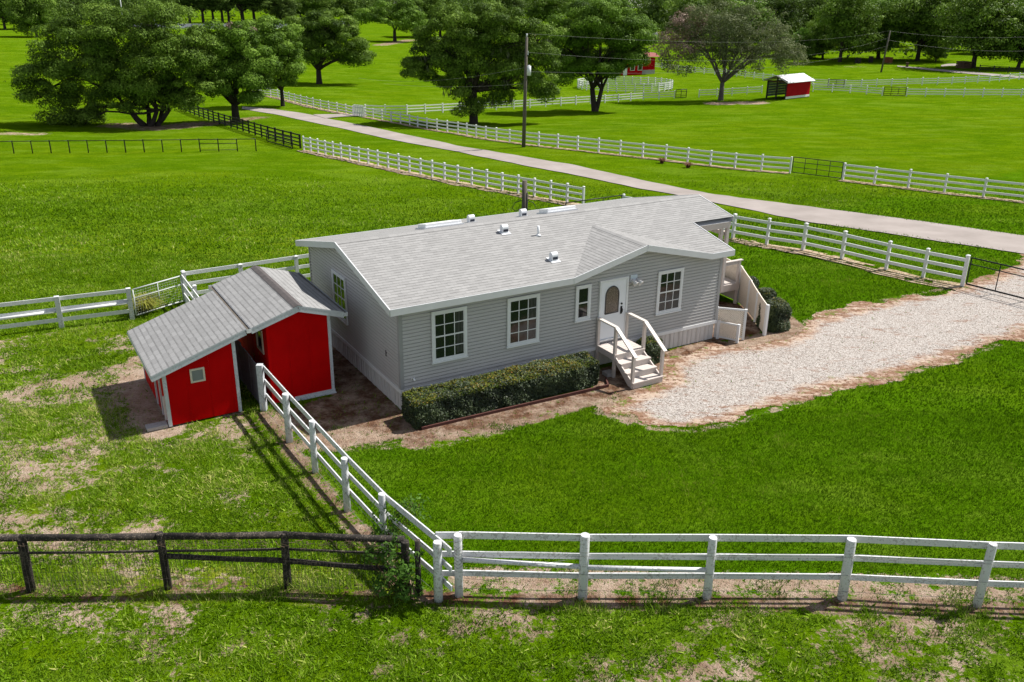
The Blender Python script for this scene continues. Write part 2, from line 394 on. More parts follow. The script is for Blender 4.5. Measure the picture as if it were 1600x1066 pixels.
def npmesh(name,V,F,mat,parent=None,attrs=None,smooth=False,mi=None):
    "V (n,3); F (m,k) constant size faces; attrs: name->per vertex float"
    me=bpy.data.meshes.new(name); k=F.shape[1]
    me.vertices.add(len(V)); me.vertices.foreach_set('co',np.ascontiguousarray(V,dtype=np.float32).ravel())
    me.loops.add(F.size); me.loops.foreach_set('vertex_index',np.ascontiguousarray(F,dtype=np.int32).ravel())
    me.polygons.add(len(F)); me.polygons.foreach_set('loop_start',np.arange(0,F.size,k,dtype=np.int32))
    try: me.polygons.foreach_set('loop_total',np.full(len(F),k,dtype=np.int32))
    except Exception: pass
    if smooth: me.polygons.foreach_set('use_smooth',np.ones(len(F),dtype=bool))
    for m in (mat if isinstance(mat,(list,tuple)) else [mat]): me.materials.append(m)
    if mi is not None: me.polygons.foreach_set('material_index',np.ascontiguousarray(mi,dtype=np.int32))
    for a,val in (attrs or {}).items():
        at_=me.attributes.new(a,'FLOAT','POINT'); at_.data.foreach_set('value',np.ascontiguousarray(val,dtype=np.float32))
    me.update(calc_edges=True); me.validate()
    o=bpy.data.objects.new(name,me); COL.objects.link(o)
    if parent is not None: o.parent=parent
    return o
# ------------------------------------------------------------------ world and sun
SUN_AZ,SUN_EL=R(26.0),R(53)
w=bpy.data.worlds.new('World'); sc.world=w; w.use_nodes=True
nt=w.node_tree; bg=nt.nodes['Background']; sky=nt.nodes.new('ShaderNodeTexSky'); sky.sky_type='NISHITA'; sky.sun_disc=False
sky.sun_elevation=SUN_EL; sky.sun_rotation=R(90)-SUN_AZ; sky.altitude=20; sky.air_density=1; sky.dust_density=.2; sky.ozone_density=3
hs=nt.nodes.new('ShaderNodeHueSaturation'); hs.inputs['Saturation'].default_value=.42; nt.links.new(sky.outputs[0],hs.inputs['Color']); nt.links.new(hs.outputs[0],bg.inputs[0]); bg.inputs[1].default_value=.085
sl=bpy.data.lights.new('sun','SUN'); sl.energy=5.0; sl.angle=R(.53); sl.color=(1,.955,.88)
so=bpy.data.objects.new('sun',sl); COL.objects.link(so)
sd=Vector((math.cos(SUN_AZ)*math.cos(SUN_EL),math.sin(SUN_AZ)*math.cos(SUN_EL),math.sin(SUN_EL)))
so.rotation_euler=(-sd).to_track_quat('-Z','Y').to_euler(); so.location=(0,0,60)
sc.view_settings.view_transform='Standard'; sc.view_settings.look='None'; sc.view_settings.exposure=.6; sc.view_settings.gamma=1
# ------------------------------------------------------------------ ground masks
def segd(X,Y,pl):
    d=np.full(X.shape,1e9)
    for a,b in zip(pl[:-1],pl[1:]):
        ax,ay=a[0],a[1];bx,by=b[0],b[1]; L=(bx-ax)**2+(by-ay)**2+1e-9
        t=np.clip(((X-ax)*(bx-ax)+(Y-ay)*(by-ay))/L,0,1)
        d=np.minimum(d,np.hypot(X-ax-t*(bx-ax),Y-ay-t*(by-ay)))
    return d
def inpoly(X,Y,pl):
    c=np.zeros(X.shape,bool); n=len(pl)
    for i in range(n):
        x1,y1=pl[i][:2];x2,y2=pl[(i+1)%n][:2]
        if y1==y2: continue
        k=((y1>Y)!=(y2>Y))&(X<(x2-x1)*(Y-y1)/(y2-y1)+x1); c^=k
    return c
def PX(l): return [at(*q)[:2] for q in l]
def LP(l): return [LW(*q)[:2] for q in l]
DRIVE_PX=[(1118,533),(1150,541),(1200,532),(1240,520),(1262,500),(1330,480),(1420,462),(1505,446),(1560,428),(1585,410),(1600,397),(1690,392),(1760,470),(1640,512),(1560,538),(1490,563),(1400,588),(1310,607),(1220,636),(1150,661),(1080,673),(1015,670),(985,652),(950,640),(990,612),(1040,592),(1048,560),(1085,548)]
DRIVE=PX(DRIVE_PX)
# strokes: polyline, radius, softness, strength, redness
ST=[]
def st(pl,r,soft,s,red=0.0): ST.append((pl,r,soft,s*(.84 if s<.9 else 1.15),red))
st(PX([(0,712),(60,698),(120,688)]),.2,.6,.68); st(PX([(60,628),(125,622),(140,612)]),.2,.45,.75); st(PX([(110,600),(160,588),(200,580)]),.4,.6,.8,.2)
st(PX([(0,580),(80,572)]),.12,.35,.62); st(PX([(180,600),(200,590),(225,560)]),.3,.5,.7,.2); st(PX([(100,560),(170,552)]),.1,.35,.5); st(PX([(130,655),(160,640)]),.2,.5,.6); st(PX([(60,660),(120,668)]),.1,.5,.5)
st(LP([(-7.4,2.7),(-7.0,4.0),(-7.2,5)]),.5,.7,.72); st(LP([(-6.3,2.2),(-6.3,6.5)]),.35,.4,.9)
st(LP([(-3.3,-8.0),(-3.5,-3),(-3.55,1.8)]),.12,.30,.72,.7)
_f0,_f1=np.array([-1.02,15.04]),np.array([9.56,14.95]); _fd=(_f1-_f0)/np.linalg.norm(_f1-_f0)
st([_f0+_fd*.2+(0,.55),_f1+_fd*9+(0,.55)],.30,.35,.74,.15); st([_f0-_fd*.5+(0,-.08),_f1+_fd*9+(0,-.08)],.10,.22,.85,1); st([_f0+(0,-.36),_f1+_fd*9+(0,-.36)],.05,.18,.50,.3)
st(LP([(-.6,-1.9),(3,-2.25),(6.2,-2.0)]),.20,.22,.85,.75); st(LP([(-2.3,-1.2),(-1.2,-1.7),(0,-2.3),(2.3,-2.4)]),.10,.35,.52,.2); st(LP([(-2.6,-.6),(-.3,-.9)]),.35,.4,.9,.4); st(LP([(5.5,-2.4),(7.2,-2.8)]),.25,.35,.75,.4)
st(LP([(-.75,-.6),(-.65,3),(-.6,7.5)]),.5,.4,.97,.9); st(LP([(-2.4,.8),(-1.6,1.2),(-1.0,.2)]),.6,.5,.93,.95); st(LP([(-3.0,1.4),(-2.4,-.8)]),.3,.5,.8,.5)
st(LP([(-.3,-1.55),(3,-1.68),(6.4,-1.75)]),.22,.22,1,.95); st(LP([(12.4,-.9),(13.2,-.9),(14.1,-.95)]),.3,.25,1,.3); st(LP([(14.2,-1.15),(15.5,-.9),(16.0,.3)]),.25,.3,.95,.6); st(LP([(12.9,1.2),(13.4,1.8),(14.3,2.0)]),1.3,.4,1,1); st(LP([(7.2,-.7),(6.6,-1.9),(6.4,-.5)]),.35,.3,1,.9); st(LP([(8.4,-.6),(9.5,-.55),(11.8,-.45)]),.35,.25,1,1); st(LP([(8.6,-1.3),(9.0,-.9)]),.4,.4,.95,1)
st(LP([(12.6,.8),(13.6,.6),(14.2,2.2),(13.2,2.6)]),.9,.4,1,1); st(LP([(14.3,-1.0),(15.3,0)]),.3,.4,.8,.9)
_dr=[np.array(q) for q in DRIVE]
st(_dr[3:8],.05,.2,.6,.4); st(_dr[14:23],.05,.2,.58,.1); st(_dr[22:26],.3,.35,.75,.2)
for q in range(26):
    px_,py_=rng.uniform(560,1600),rng.uniform(955,1066); st(PX([(px_,py_),(px_+rng.uniform(10,45),py_+rng.uniform(-10,10))]),.02,.42,rng.uniform(.3,.5),.5)
for q in range(12):
    px_,py_=rng.uniform(0,560),rng.uniform(960,1066); st(PX([(px_,py_),(px_+20,py_+3)]),.02,.35,rng.uniform(.25,.42),.5)
for q in range(10):
    px_,py_=rng.uniform(150,500),rng.uniform(700,820); st(PX([(px_,py_),(px_+15,py_+3)]),.02,.35,.3,.1)
st(PX([(190,196),(250,200),(320,193)]),1.6,2.5,.80,.7); st(PX([(0,208),(60,209)]),.8,1.5,.75,.1); st(PX([(365,190),(405,183)]),.8,1.4,.75,.9)
st(PX([(1095,160),(1150,163),(1200,158)]),.9,1.3,.95,.3); st(PX([(585,72),(640,63)]),1.5,2.5,.8,.6); st(PX([(835,55),(858,58)]),1,2,.7,.5); st(PX([(925,176),(940,176)]),.3,.8,.7,.6)
st(PX([(1240,100),(1330,104),(1400,100)]),1.0,3,.55,.5)
st([(-14,15.1),(-2.2,15.1)],.05,.22,.55,1.0)  # brown thatch along the log fence, also painting in its shadow band
def masks(X,Y):
    dirt=np.zeros(X.shape);red=np.zeros(X.shape)
    for pl,r,so_,s,rd in ST:
        xs=[p[0] for p in pl];ys=[p[1] for p in pl];so_=so_*1.7; r=r*.75; mg=r+so_+.2
        k=(X>min(xs)-mg)&(X<max(xs)+mg)&(Y>min(ys)-mg)&(Y<max(ys)+mg)
        if not k.any(): continue
        m=s*(1-sstep(r,r+so_,segd(X[k],Y[k],pl)))
        red[k]=np.where(m>dirt[k],rd,red[k]); dirt[k]=np.maximum(dirt[k],m)
    d=np.hypot(X,Y)
    dirt=np.maximum(dirt,np.where((Y<14.9)&(d<40),-.13+1.0*fbm(X*.55,Y*.7,3,4),0))
    lx,ly=WL(X,Y)
    dirt=np.maximum(dirt,np.where((lx<-4)&(ly<12)&(Y>15)&(lx>-20),-.10+.92*fbm(X*.45,Y*.6,5,3),0))
    lush=inpoly(lx,ly,[(-3.4,-8.2),(60,-43),(90,24),(30,14.2),(12,13.5),(12,0),(-3.4,-1)]).astype(float)
    dry=np.where((Y>34)&(lx<6)&(ly>12.5)&(Y<52),.8*fbm(X*.12,Y*.25,9,3)*sstep(52,44,Y),.0)
    dry=np.maximum(dry,np.where((lx<-3.6)&(Y>15)&(ly<12),.45*fbm(X*.3,Y*.3,8,3),0))
    dry=np.maximum(dry,np.where((np.abs(Y-15.3)<.6)&(X<-2),.75,0))
    return dirt,red,lush,dry
def axis(a,b,h,lo,hi,g):
    m=list(np.arange(a,b,h)); s=h;x=m[-1]
    while x<hi: s*=g;x+=s;m.append(x)
    s=h;x=a;p=[]
    while x>lo: s*=g;x-=s;p.append(x)
    return np.array(p[::-1]+m)
gx=axis(-24,30,.16,-1600,1600,1.055); gy=axis(8,47,.16,-150,2600,1.05)
GX,GY=np.meshgrid(gx,gy); gxx,gyy=GX.ravel(),GY.ravel()
gz=TZ(gxx,gyy)
dirt,red,lush,dry=masks(gxx,gyy)
near=np.hypot(gxx,gyy)<60
gz=gz+np.where(near,(fbm(gxx*.6,gyy*.6,21,3)-.5)*.05-.01,-.01)*np.where(near,1,1)
nx,ny=len(gx),len(gy)
ii=np.arange(nx*ny).reshape(ny,nx)
F=np.stack([ii[:-1,:-1],ii[:-1,1:],ii[1:,1:],ii[1:,:-1]],-1).reshape(-1,4)
g=npmesh('ground',np.stack([gxx,gyy,gz],-1),F,M_ground,attrs={'dirt':dirt,'redness':red,'lush':lush,'dry':dry},smooth=True); tag(g,'green grass pasture and yard ground with bare sandy patches','ground',kind='structure')
# gravel driveway sheet
dx=np.arange(0,36,.07);dy=np.arange(18,46,.07)
DX,DY=np.meshgrid(dx,dy)
cx_,cy_=DX[:-1,:-1]+.035,DY[:-1,:-1]+.035
wx=(fbm(cx_*.8,cy_*.8,31,4)-.5)*1.5; wy=(fbm(cx_*.8,cy_*.8,47,4)-.5)*1.5
k=inpoly(cx_+wx,cy_+wy,DRIVE)
ii=np.arange(DX.size).reshape(DX.shape)
F=np.stack([ii[:-1,:-1],ii[:-1,1:],ii[1:,1:],ii[1:,:-1]],-1)[k]
us,inv=np.unique(F,return_inverse=True); F=inv.reshape(-1,4)
vx,vy=DX.ravel()[us],DY.ravel()[us]
vz=TZ(vx,vy)+(fbm(vx*.6,vy*.6,21,3)-.5)*.05-.01+.007
o=npmesh('driveway',np.stack([vx,vy,vz],-1),F,M_gravel,smooth=True,attrs={'edge':np.clip(segd(vx,vy,DRIVE+[DRIVE[0]])/1.1,0,1)}); tag(o,'pale gravel driveway running from the front steps to the black gate','driveway',kind='structure')
def in_drive(x,y):
    return inpoly(x+(fbm(x*.8,y*.8,31,4)-.5)*1.5,y+(fbm(x*.8,y*.8,47,4)-.5)*1.5,DRIVE)
# roads
def interp_px(l,n):
    l=np.array(l,float); s=np.concatenate([[0],np.cumsum(np.hypot(*np.diff(l,axis=0).T))]); t=np.linspace(0,s[-1],n)
    return np.stack([np.interp(t,s,l[:,0]),np.interp(t,s,l[:,1])],-1)
def ribbon(name,up,lo,label,n=120,m=6,lift=.035,mat=None):
    A=np.array([at(*q) for q in interp_px(up,n)]);B=np.array([at(*q) for q in interp_px(lo,n)])
    for Q in (A,B):
        Q[:,:2]+=(rng.uniform(-.06,.06,(n,2)))*(2.2 if lift<.04 else 1)
        for _ in range(1): Q[1:-1]=(Q[:-2]+2*Q[1:-1]+Q[2:])/4
    V=[]
    for j in range(m+1):
        P=A+(B-A)*j/m; P[:,2]=TZ(P[:,0],P[:,1])+lift; V.append(P)
    V=np.array(V).reshape(-1,3); ii=np.arange((m+1)*n).reshape(m+1,n)
    F=np.stack([ii[:-1,:-1],ii[1:,:-1],ii[1:,1:],ii[:-1,1:]],-1).reshape(-1,4)
    o=npmesh(name,V,F,mat or M_road,smooth=True); tag(o,label,'road',kind='structure'); return A,B
ROAD_UP=[(378,167),(419,169.7),(479,178),(512.5,185.6),(587.6,200.7),(606,204.6),(700,224.5),(712.5,228),(806,243),(900,259),(1000,281),(1112,304),(1262,323),(1450,348),(1600,369),(1760,391),(1950,418),(2200,452)]
ROAD_LO=[(378,170.5),(424,178),(482.5,190.3),(550,204.4),(606,217.5),(712.5,237.2),(806,256.5),(900,274.4),(1000,295),(1060,306),(1116,317),(1262,347),(1450,375),(1600,397),(1760,419),(1950,449),(2200,488)]
M_farroad=painted('shade_tinted_road',(.085,.095,.115),.1,.9,.5)  # shade over the far road is put into this dark bluish colour
RA,RB=ribbon('road',ROAD_UP,ROAD_LO,'pale paved lane running diagonally across behind the house',190)
ribbon('road',[(489,179.6),(530,179.2),(560,178.8),(572,178.3)],[(508,185.6),(530,183.4),(552,182.3),(574,181.6)],'short paved spur from the lane to the white gate',30,4,.07)
ribbon('road',[(1402,103.0),(1450,107.2),(1520,113.2),(1600,120),(1700,127)],[(1402,104.6),(1450,110),(1520,116.5),(1600,123),(1700,130)],'far pale driveway beside the right hand oaks',40,3,.08)
ribbon('road',[(1470,102.5),(1480,100.3),(1500,99.8)],[(1470,104.5),(1484,103.6),(1500,103.4)],'short far branch of the pale driveway',12,3,.08)
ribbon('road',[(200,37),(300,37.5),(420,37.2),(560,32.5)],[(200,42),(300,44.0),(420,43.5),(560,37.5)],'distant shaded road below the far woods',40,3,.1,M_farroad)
# ------------------------------------------------------------------ grass blades near the camera
def grass(n,ymin,ymax,h,wd,name,label,dens=None,xlim=1.5,seed=1,mat=None,lean=.5,hv=.5,con=1.0):
    r=np.random.default_rng(seed)
    # uniform on the ground inside the view wedge
    y=np.sqrt(r.uniform(ymin**2,ymax**2,n)); x=r.uniform(-1,1,n)*(y*.62*xlim+2)
    lx,ly=WL(x,y); d,rd,lu,dr=masks(x,y)
    keep=r.uniform(0,1,n)>.96*sstep(.36,.66,d+(fbm(x*1.5,y*1.5,77,3)*.6+fbm(x*6,y*6,78,3)*.4-.5)*np.minimum(d*4.5,1.8))
    keep&=~in_drive(x+r.normal(0,.05,n),y+r.normal(0,.05,n))|(r.uniform(0,1,n)<.006)
    for (x0,x1,y0,y1) in ((-.15,12.3,-1.45,7.8),(-6.2,-4.05,2.15,6.2),(-3.2,-1.2,2.15,7),(12.0,16.2,-.4,7),(6.7,8.3,-2.2,0)):
        keep&=~((lx>x0)&(lx<x1)&(ly>y0)&(ly<y1))
    keep&=segd(x,y,[(RA[i,0]*.5+RB[i,0]*.5,RA[i,1]*.5+RB[i,1]*.5) for i in range(0,190,8)])>2.3
    if dens is not None: keep&=dens(x,y,lx,ly,r)
    keep&=r.uniform(0,1,n)<sstep(74,50,np.hypot(x*.6,y))
    x,y,lu,dr=x[keep],y[keep],lu[keep],dr[keep]; m=len(x)
    z=TZ(x,y)+np.where(np.hypot(x,y)<60,(fbm(x*.6,y*.6,21,3)-.5)*.05-.01,-.01)-.005
    pt=fbm(x*.22,y*.3,58,4); cl=fbm(x*1.3,y*1.3,55,4); cl2=vnoise(x*5,y*5,56)
    hh=h*(1-hv+hv*2*r.uniform(0,1,m))*(.55+.9*cl)*np.where(lu>.5,.8,1); ww=wd*r.uniform(.7,1.3,m)
    a=r.uniform(0,2*math.pi,m); b=r.uniform(0,2*math.pi,m); ln=hh*r.uniform(.2,1,m)*lean*2
    V=np.empty((m,3,3))
    V[:,0]=np.stack([x-ww*np.cos(a)/2,y-ww*np.sin(a)/2,z],-1); V[:,1]=np.stack([x+ww*np.cos(a)/2,y+ww*np.sin(a)/2,z],-1)
    V[:,2]=np.stack([x+ln*np.cos(b),y+ln*np.sin(b),z+hh],-1)
    t=np.clip(.30+np.where((y<14.9)|((WL(x,y)[0]<-3.6)&(WL(x,y)[1]<12)),.07,0)+con*(.55*(pt-.5)+.75*(cl-.5)+.45*(cl2-.45)+r.normal(0,.19,m))+.35*dr,0,1)
    o=npmesh(name,V.reshape(-1,3),np.arange(m*3).reshape(-1,3),mat or M_grass,attrs={'tint':np.repeat(t,3),'lush':np.repeat(lu,3)})
    return tag(o,label,'grass',kind='stuff')
grass(420000,10,24,.080,.020,'grass','short green grass blades in the foreground and yard',seed=2,con=1.1)
grass(190000,10,28,.055,.045,'clover','low broad leaved clover and weeds mixed into the rough grass',seed=12,lean=1.3,con=1.5,
      dens=lambda x,y,lx,ly,r:((y<14.9)|((lx<-3.6)&(ly<12)))&(r.uniform(0,1,len(x))<.35+1.3*(fbm(x*.8,y*.8,61,3)-.35)))
grass(330000,24,40,.085,.034,'grass','short green grass around the house and in the near pasture',seed=3)
grass(290000,40,72,.10,.065,'grass','pasture grass beyond the house',seed=4)
grass(78000,13,18,.26,.014,'tall_grass','unmown yellowish grass growing along the dark fence',seed=6,lean=.35,
      dens=lambda x,y,lx,ly,r:(x<-1.6)&(np.abs(y-15.25-.12*np.sin(x*2))<.12+.45*r.uniform(0,1,len(x))**2))
grass(58000,13.5,17,.13,.022,'weeds','low green weeds along the foot of the white foreground fence',seed=8,
      dens=lambda x,y,lx,ly,r:(x>-1)&(np.abs(y-14.75)<.28)&(fbm(x*1.4,y*1.4,91,3)>.5))
# ------------------------------------------------------------------ the house
HOUSE_ORIGIN=(HX,HY,0)
L,WD=12.14,7.6
house=thing('mobile_home','long grey sided single storey home with a pale shingle roof and white windows','house',HOUSE_ORIGIN,YAW)
RS=.2216
def zmain(y): return 3.32+RS*(y+.28) if y<=3.87 else 4.2396-.228*(y-3.87)
def zdorm(x): return 3.32+(x-5.76)*.2384 if x<=8.57 else 3.99-(x-8.57)*.2359
COURSE=.108
GR=.032
def laps(mb,z0,z1,ext,P):
    "overlapping boards: each butt edge stands 22 mm proud over a recessed shadow groove"
    z=z0
    while z<z1-1e-4:
        zb=min(z+COURSE,z1); zg=max(zb-GR,z+.02)
        a0,b0=ext(z);a1,b1=ext(zg);a2,b2=ext(zb)
        if b0-a0>.02:
            if b1<a1: a1=b1=(a1+b1)/2
            if b2<a2: a2=b2=(a2+b2)/2
            mb.face([P(a0,z,.038),P(b0,z,.038),P(b1,zg,.022),P(a1,zg,.022)])
            mb.face([P(a1,zg,.022),P(b1,zg,.022),P(b1,zg,.0),P(a1,zg,.0)])
            mb.face([P(a1,zg,.0),P(b1,zg,.0),P(b2,zb,.0),P(a2,zb,.0)])
            mb.face([P(a0,z,.0),P(b0,z,.0),P(b0,z,.038),P(a0,z,.038)])
        z=zb
def solid(mb,z0,z1,ext,P,d=-.10):
    zs=[z0+(z1-z0)*i/24 for i in range(25)]
    for a,b in zip(zs[:-1],zs[1:]):
        a0,b0=ext(a);a1,b1=ext(b)
        if b0<=a0: continue
        mb.face([P(a0,a,-.004),P(b0,a,-.004),P(max(a1,b1) if b1>a1 else (a1+b1)/2,b,-.004),P(min(a1,b1) if b1>a1 else (a1+b1)/2,b,-.004)])
mb=MB()
def ext_front(z):
    if z<=3.17: return 0.0,L
    return 5.76+(z+.12-3.32)/.2384, 8.57+(3.99-.12-z)/.2359
PF=lambda u,z,o:(u,-o,z)
laps(mb,.70,3.87,ext_front,PF); solid(mb,.70,3.87,ext_front,PF)
def ext_end(z):
    if z<=3.2: return 0.0,WD
    return (z+.07-3.32)/RS-.28,3.87+(4.2396-.07-z)/.228
laps(mb,.70,4.16,ext_end,lambda u,z,o:(-o,WD-u,z) if False else (-o,u,z)); solid(mb,.70,4.16,ext_end,lambda u,z,o:(-o,u,z))
laps(mb,.70,4.16,ext_end,lambda u,z,o:(L+o,u,z)); solid(mb,.70,4.16,ext_end,lambda u,z,o:(L+o,u,z))
laps(mb,.70,3.2,lambda z:(0,L),lambda u,z,o:(u,WD+o,z)); solid(mb,.70,3.2,lambda z:(0,L),lambda u,z,o:(u,WD+o,z))
mb.build('siding',M_siding,house)
M_corner=painted('corner_grey',(.30,.30,.305),.05,.5,2)
for (x,y) in ((0,0),(L,0),(0,WD),(L,WD)):
    mb=MB()
    sx=-1 if x==0 else 1; sy=-1 if y==0 else 1
    mb.box(min(x-sx*.07,x+sx*.044),max(x-sx*.07,x+sx*.044),min(y-sy*.07,y+sy*.044),max(y-sy*.07,y+sy*.044),.69,3.24)
    mb.build('corner_trim',M_corner,house)
mb=MB()
mb.box(.02,L-.02,.03,WD-.03,0,.63)
for k in range(int(L/.2)): 
    x=.1+k*.2; mb.box(x,x+.015,.015,.03,0,.63)
    if k%2==0: mb.box(x+.05,x+.15,.018,.03,0,.63)
for k in range(int(WD/.2)): 
    y=.1+k*.2; mb.box(.003,.02,y,y+.015,0,.63)
    if k%2==0: mb.box(.008,.02,y+.05,y+.15,0,.63)
    mb.box(L-.02,L+.004,y,y+.015,0,.63)
mb.build('skirting',M_skirt,house)
mb=MB()
mb.box(-.05,L+.045,-.055,.0,.60,.715); mb.box(-.056,.0,.0,WD,.60,.715); mb.box(L,L+.05,.0,WD,.60,.715); mb.box(0,L,WD,WD+.04,.60,.715)
mb.build('skirting_board',M_trim,house)
# roof
mb=MB()
k1=math.hypot(1,RS);k2=math.hypot(1,.228)
fp=[(-.37,-.28),(5.76,-.28),(8.57,2.74),(8.57,3.87),(-.37,3.87)]
fp2=[(8.57,2.74),(11.41,-.28),(12.41,-.28),(12.41,1.9),(14.38,1.9),(14.38,3.87),(8.57,3.87)]
for pl in (fp,fp2): mb.face([(x,y,zmain(y)) for x,y in pl],[(x,(y+.28)*k1) for x,y in pl])
bp=[(-.37,3.87),(14.38,3.87),(14.38,7.9),(-.37,7.9)]
mb.face([(x,y,zmain(y)) for x,y in bp],[(x,(7.9-y)*k2+.03) for x,y in bp])
kd=math.hypot(1,.2384)
for pl in ([(5.76,-.28),(8.57,-.28),(8.57,2.74)],[(8.57,-.28),(11.41,-.28),(8.57,2.74)]):
    mb.face([(x,y,zdorm(x)) for x,y in pl],[(y,(abs(8.57-x))*-kd+4) for x,y in pl])
# soffits
mb.cur=1
for pl in (fp,fp2,bp): mb.face([(x,y,zmain(y)-.185) for x,y in pl][::-1])
for pl in ([(5.76,-.28),(8.57,-.28),(8.57,2.74)],[(8.57,-.28),(11.41,-.28),(8.57,2.74)]): mb.face([(x,y,zdorm(x)-.185) for x,y in pl][::-1])
roof=mb.build('roof',[M_roof,M_fascia],house)
mb=MB()
def fas(a,b,h=.20,t=.032,dz=.012): mb.bar((a[0],a[1],a[2]-h/2+dz),(b[0],b[1],b[2]-h/2+dz),t,h)
X0,X1,Y0,Y1=-.385,14.39,-.295,7.915
fas((X0,Y0-.015,3.32),(5.76,Y0-.015,3.32)); fas((5.745,Y0-.018,3.319),(8.57,Y0-.018,3.99)); fas((8.57,Y0-.021,3.99),(11.42,Y0-.021,3.318)); fas((11.41,Y0-.015,3.32),(12.43,Y0-.015,3.32))
fas((X0,Y0,3.316),(X0,3.87,4.2396)); fas((X0-.003,3.87,4.2396),(X0-.003,Y1,3.32)); fas((X0,Y1,3.32),(X1,Y1,3.32))
fas((X1,Y1,3.32),(X1,3.87,4.2396)); fas((X1+.003,3.87,4.2396),(X1+.003,1.885,zmain(1.9))); fas((12.42,Y0,3.318),(12.42,1.885,zmain(1.9)))
mb.build('fascia',M_fascia,roof)
mb=MB(); mb.cur=0
for a,b in (((-.37,3.87,4.245),(14.38,3.87,4.245)),):
    for s_ in (-1,1): 
        y2=3.87+s_*.15; mb.face([(a[0],3.87,4.250),(b[0],3.87,4.250),(b[0],y2,zmain(y2)+.008),(a[0],y2,zmain(y2)+.008)],[(0,.03),(14,.03),(14,.13),(0,.13)])
for s_ in (-1,1):
    x2=8.57+s_*.14; mb.face([(8.57,-.28,4.0),(8.57,2.7,4.0),(x2,2.58,zdorm(x2)+.008),(x2,-.28,zdorm(x2)+.008)],[(0,.03),(3,.03),(3,.13),(0,.13)])
mb.build('ridge_cap',M_roof,roof)
# roof vents
def vent(x,y,sc_=1.0,flip=0):
    z=zmain(y); mb=MB(); r=.115*sc_
    tilt=RS if y<3.87 else -.228
    b=MB(); 
    b.hexa([(x+i*.20*sc_,y+j*.22*sc_,z+j*.22*sc_*tilt+.006+kz*.012) for kz in (0,1) for j in (-1,1) for i in (-1,1)])
    # hooded box: half round top, axis along x
    n=10; h=.20*sc_
    prof=[(y-r,z-.04)]+[(y-r*math.cos(math.pi*i/n),z+h+r*math.sin(math.pi*i/n)) for i in range(n+1)]+[(y+r,z-.04)]
    x0,x1=x-.13*sc_,x+.13*sc_
    for p,q in zip(prof[:-1],prof[1:]): b.face([(x0,*p),(x1,*p),(x1,*q),(x0,*q)][::-1])
    b.face([(x0,*p) for p in prof]); b.face([(x1,*p) for p in prof][::-1])
    v=b.build('roof_vent',M_vent,roof)
    # hood lip and dark mouth facing the eave
    m_=MB(); m_.box(x0+.02,x1-.02,y-r-.012,y-r-.004,z+.05*sc_,z+h*.75); m_.build('vent_opening',M_hole,v)
    return v
for a in ((5.19,3.05,.85),(5.76,.90,.85),(5.12,5.25,.85),(6.95,4.75,.85)): vent(*a)
mb=MB(); mb.tube([(6.21,2.54,3.9),(6.21,2.54,4.27)],.04,10); mb.tube([(6.21,2.54,zmain(2.54)-.01),(6.21,2.54,zmain(2.54)+.05)],[.11,.05],12); mb.build('vent_pipe',M_vent,roof)
def skylight(x0,x1,y0,y1):
    b=MB(); zz=lambda y,o: zmain(y)+o
    b.hexa([(x,y,zz(y,o)) for o in (-.02,.17) for y in (y0,y1) for x in (x0,x1)])
    s_=b.build('skylight',M_skylight,roof,bevel=.02)
    b=MB(); b.hexa([(x,y,zz(y,o)) for o in (-.01,.05) for y in (y0-.06,y1+.06) for x in (x0-.06,x1+.06)]); b.build('skylight_curb',M_vent,s_)
skylight(3.06,4.42,4.62,5.25); skylight(7.75,8.95,4.35,4.95)
# windows
M_curtain=painted('curtain_dark',(.085,.085,.08),.15,.9,3)
def window(parent,u0,u1,z0,z1,P,cols,rows,midrail,name='window',cas=.085,cur=()):
    "P(u,z,o): o outward from the wall"
    b=MB()
    def bx(b,a0,a1,c0,c1,o0,o1): b.hexa([P(u,z,o) for z in (c0,c1) for o in (o0,o1) for u in (a0,a1)])
    bx(b,u0,u1,z1-cas,z1,0,.045); bx(b,u0,u1,z0,z0+cas,0,.045); bx(b,u0,u0+cas,z0+cas,z1-cas,0,.043); bx(b,u1-cas,u1,z0+cas,z1-cas,0,.043)
    bx(b,u0-.02,u1+.02,z0-.02,z0+.02,.0,.07)
    f=b.build(name,M_trim,parent)
    a0,a1,c0,c1=u0+cas,u1-cas,z0+cas,z1-cas
    g_=MB(); g_.face([P(a0,c0,.018),P(a1,c0,.018),P(a1,c1,.018),P(a0,c1,.018)]); g_.build('pane',M_glass,f)
    s_=MB(); t=.012
    for e in ((a0,a0+.03,c0,c1),(a1-.03,a1,c0,c1)): bx(s_,*e,.019,.034)
    for e in ((a0+.03,a1-.03,c0,c0+.035),(a0+.03,a1-.03,c1-.035,c1)): bx(s_,*e,.019,.033)
    for i in range(1,cols): 
        u=a0+(a1-a0)*i/cols; bx(s_,u-t,u+t,c0+.035,c1-.035,.019,.029)
    for j in range(1,rows):
        z=c0+(c1-c0)*j/rows; hh=.022 if (midrail and j==rows//2) else t
        bx(s_,a0+.03,a1-.03,z-hh,z+hh,.019,.031)
    s_.build('sash',M_trim,f)
    for (ca,cb,za,zb) in cur:
        c_=MB(); n=5
        for i in range(n):
            ua=a0+(a1-a0)*(ca+(cb-ca)*i/n); ub=a0+(a1-a0)*(ca+(cb-ca)*(i+1)/n); um=(ua+ub)/2
            c_.face([P(ua,c0+(c1-c0)*za,.0185),P(um,c0+(c1-c0)*za,.0187),P(um,c0+(c1-c0)*zb,.0187),P(ua,c0+(c1-c0)*zb,.0185)])
        c_.build('curtain',M_curtain,f)
    return f
PFo=lambda u,z,o:(u,-.034-o,z)
window(house,.98,2.13,1.36,2.95,PFo,3,4,True,cur=((.74,.98,.06,.98),)); window(house,3.51,4.66,1.36,2.94,PFo,3,4,True,cur=((.72,.98,.5,.98),))
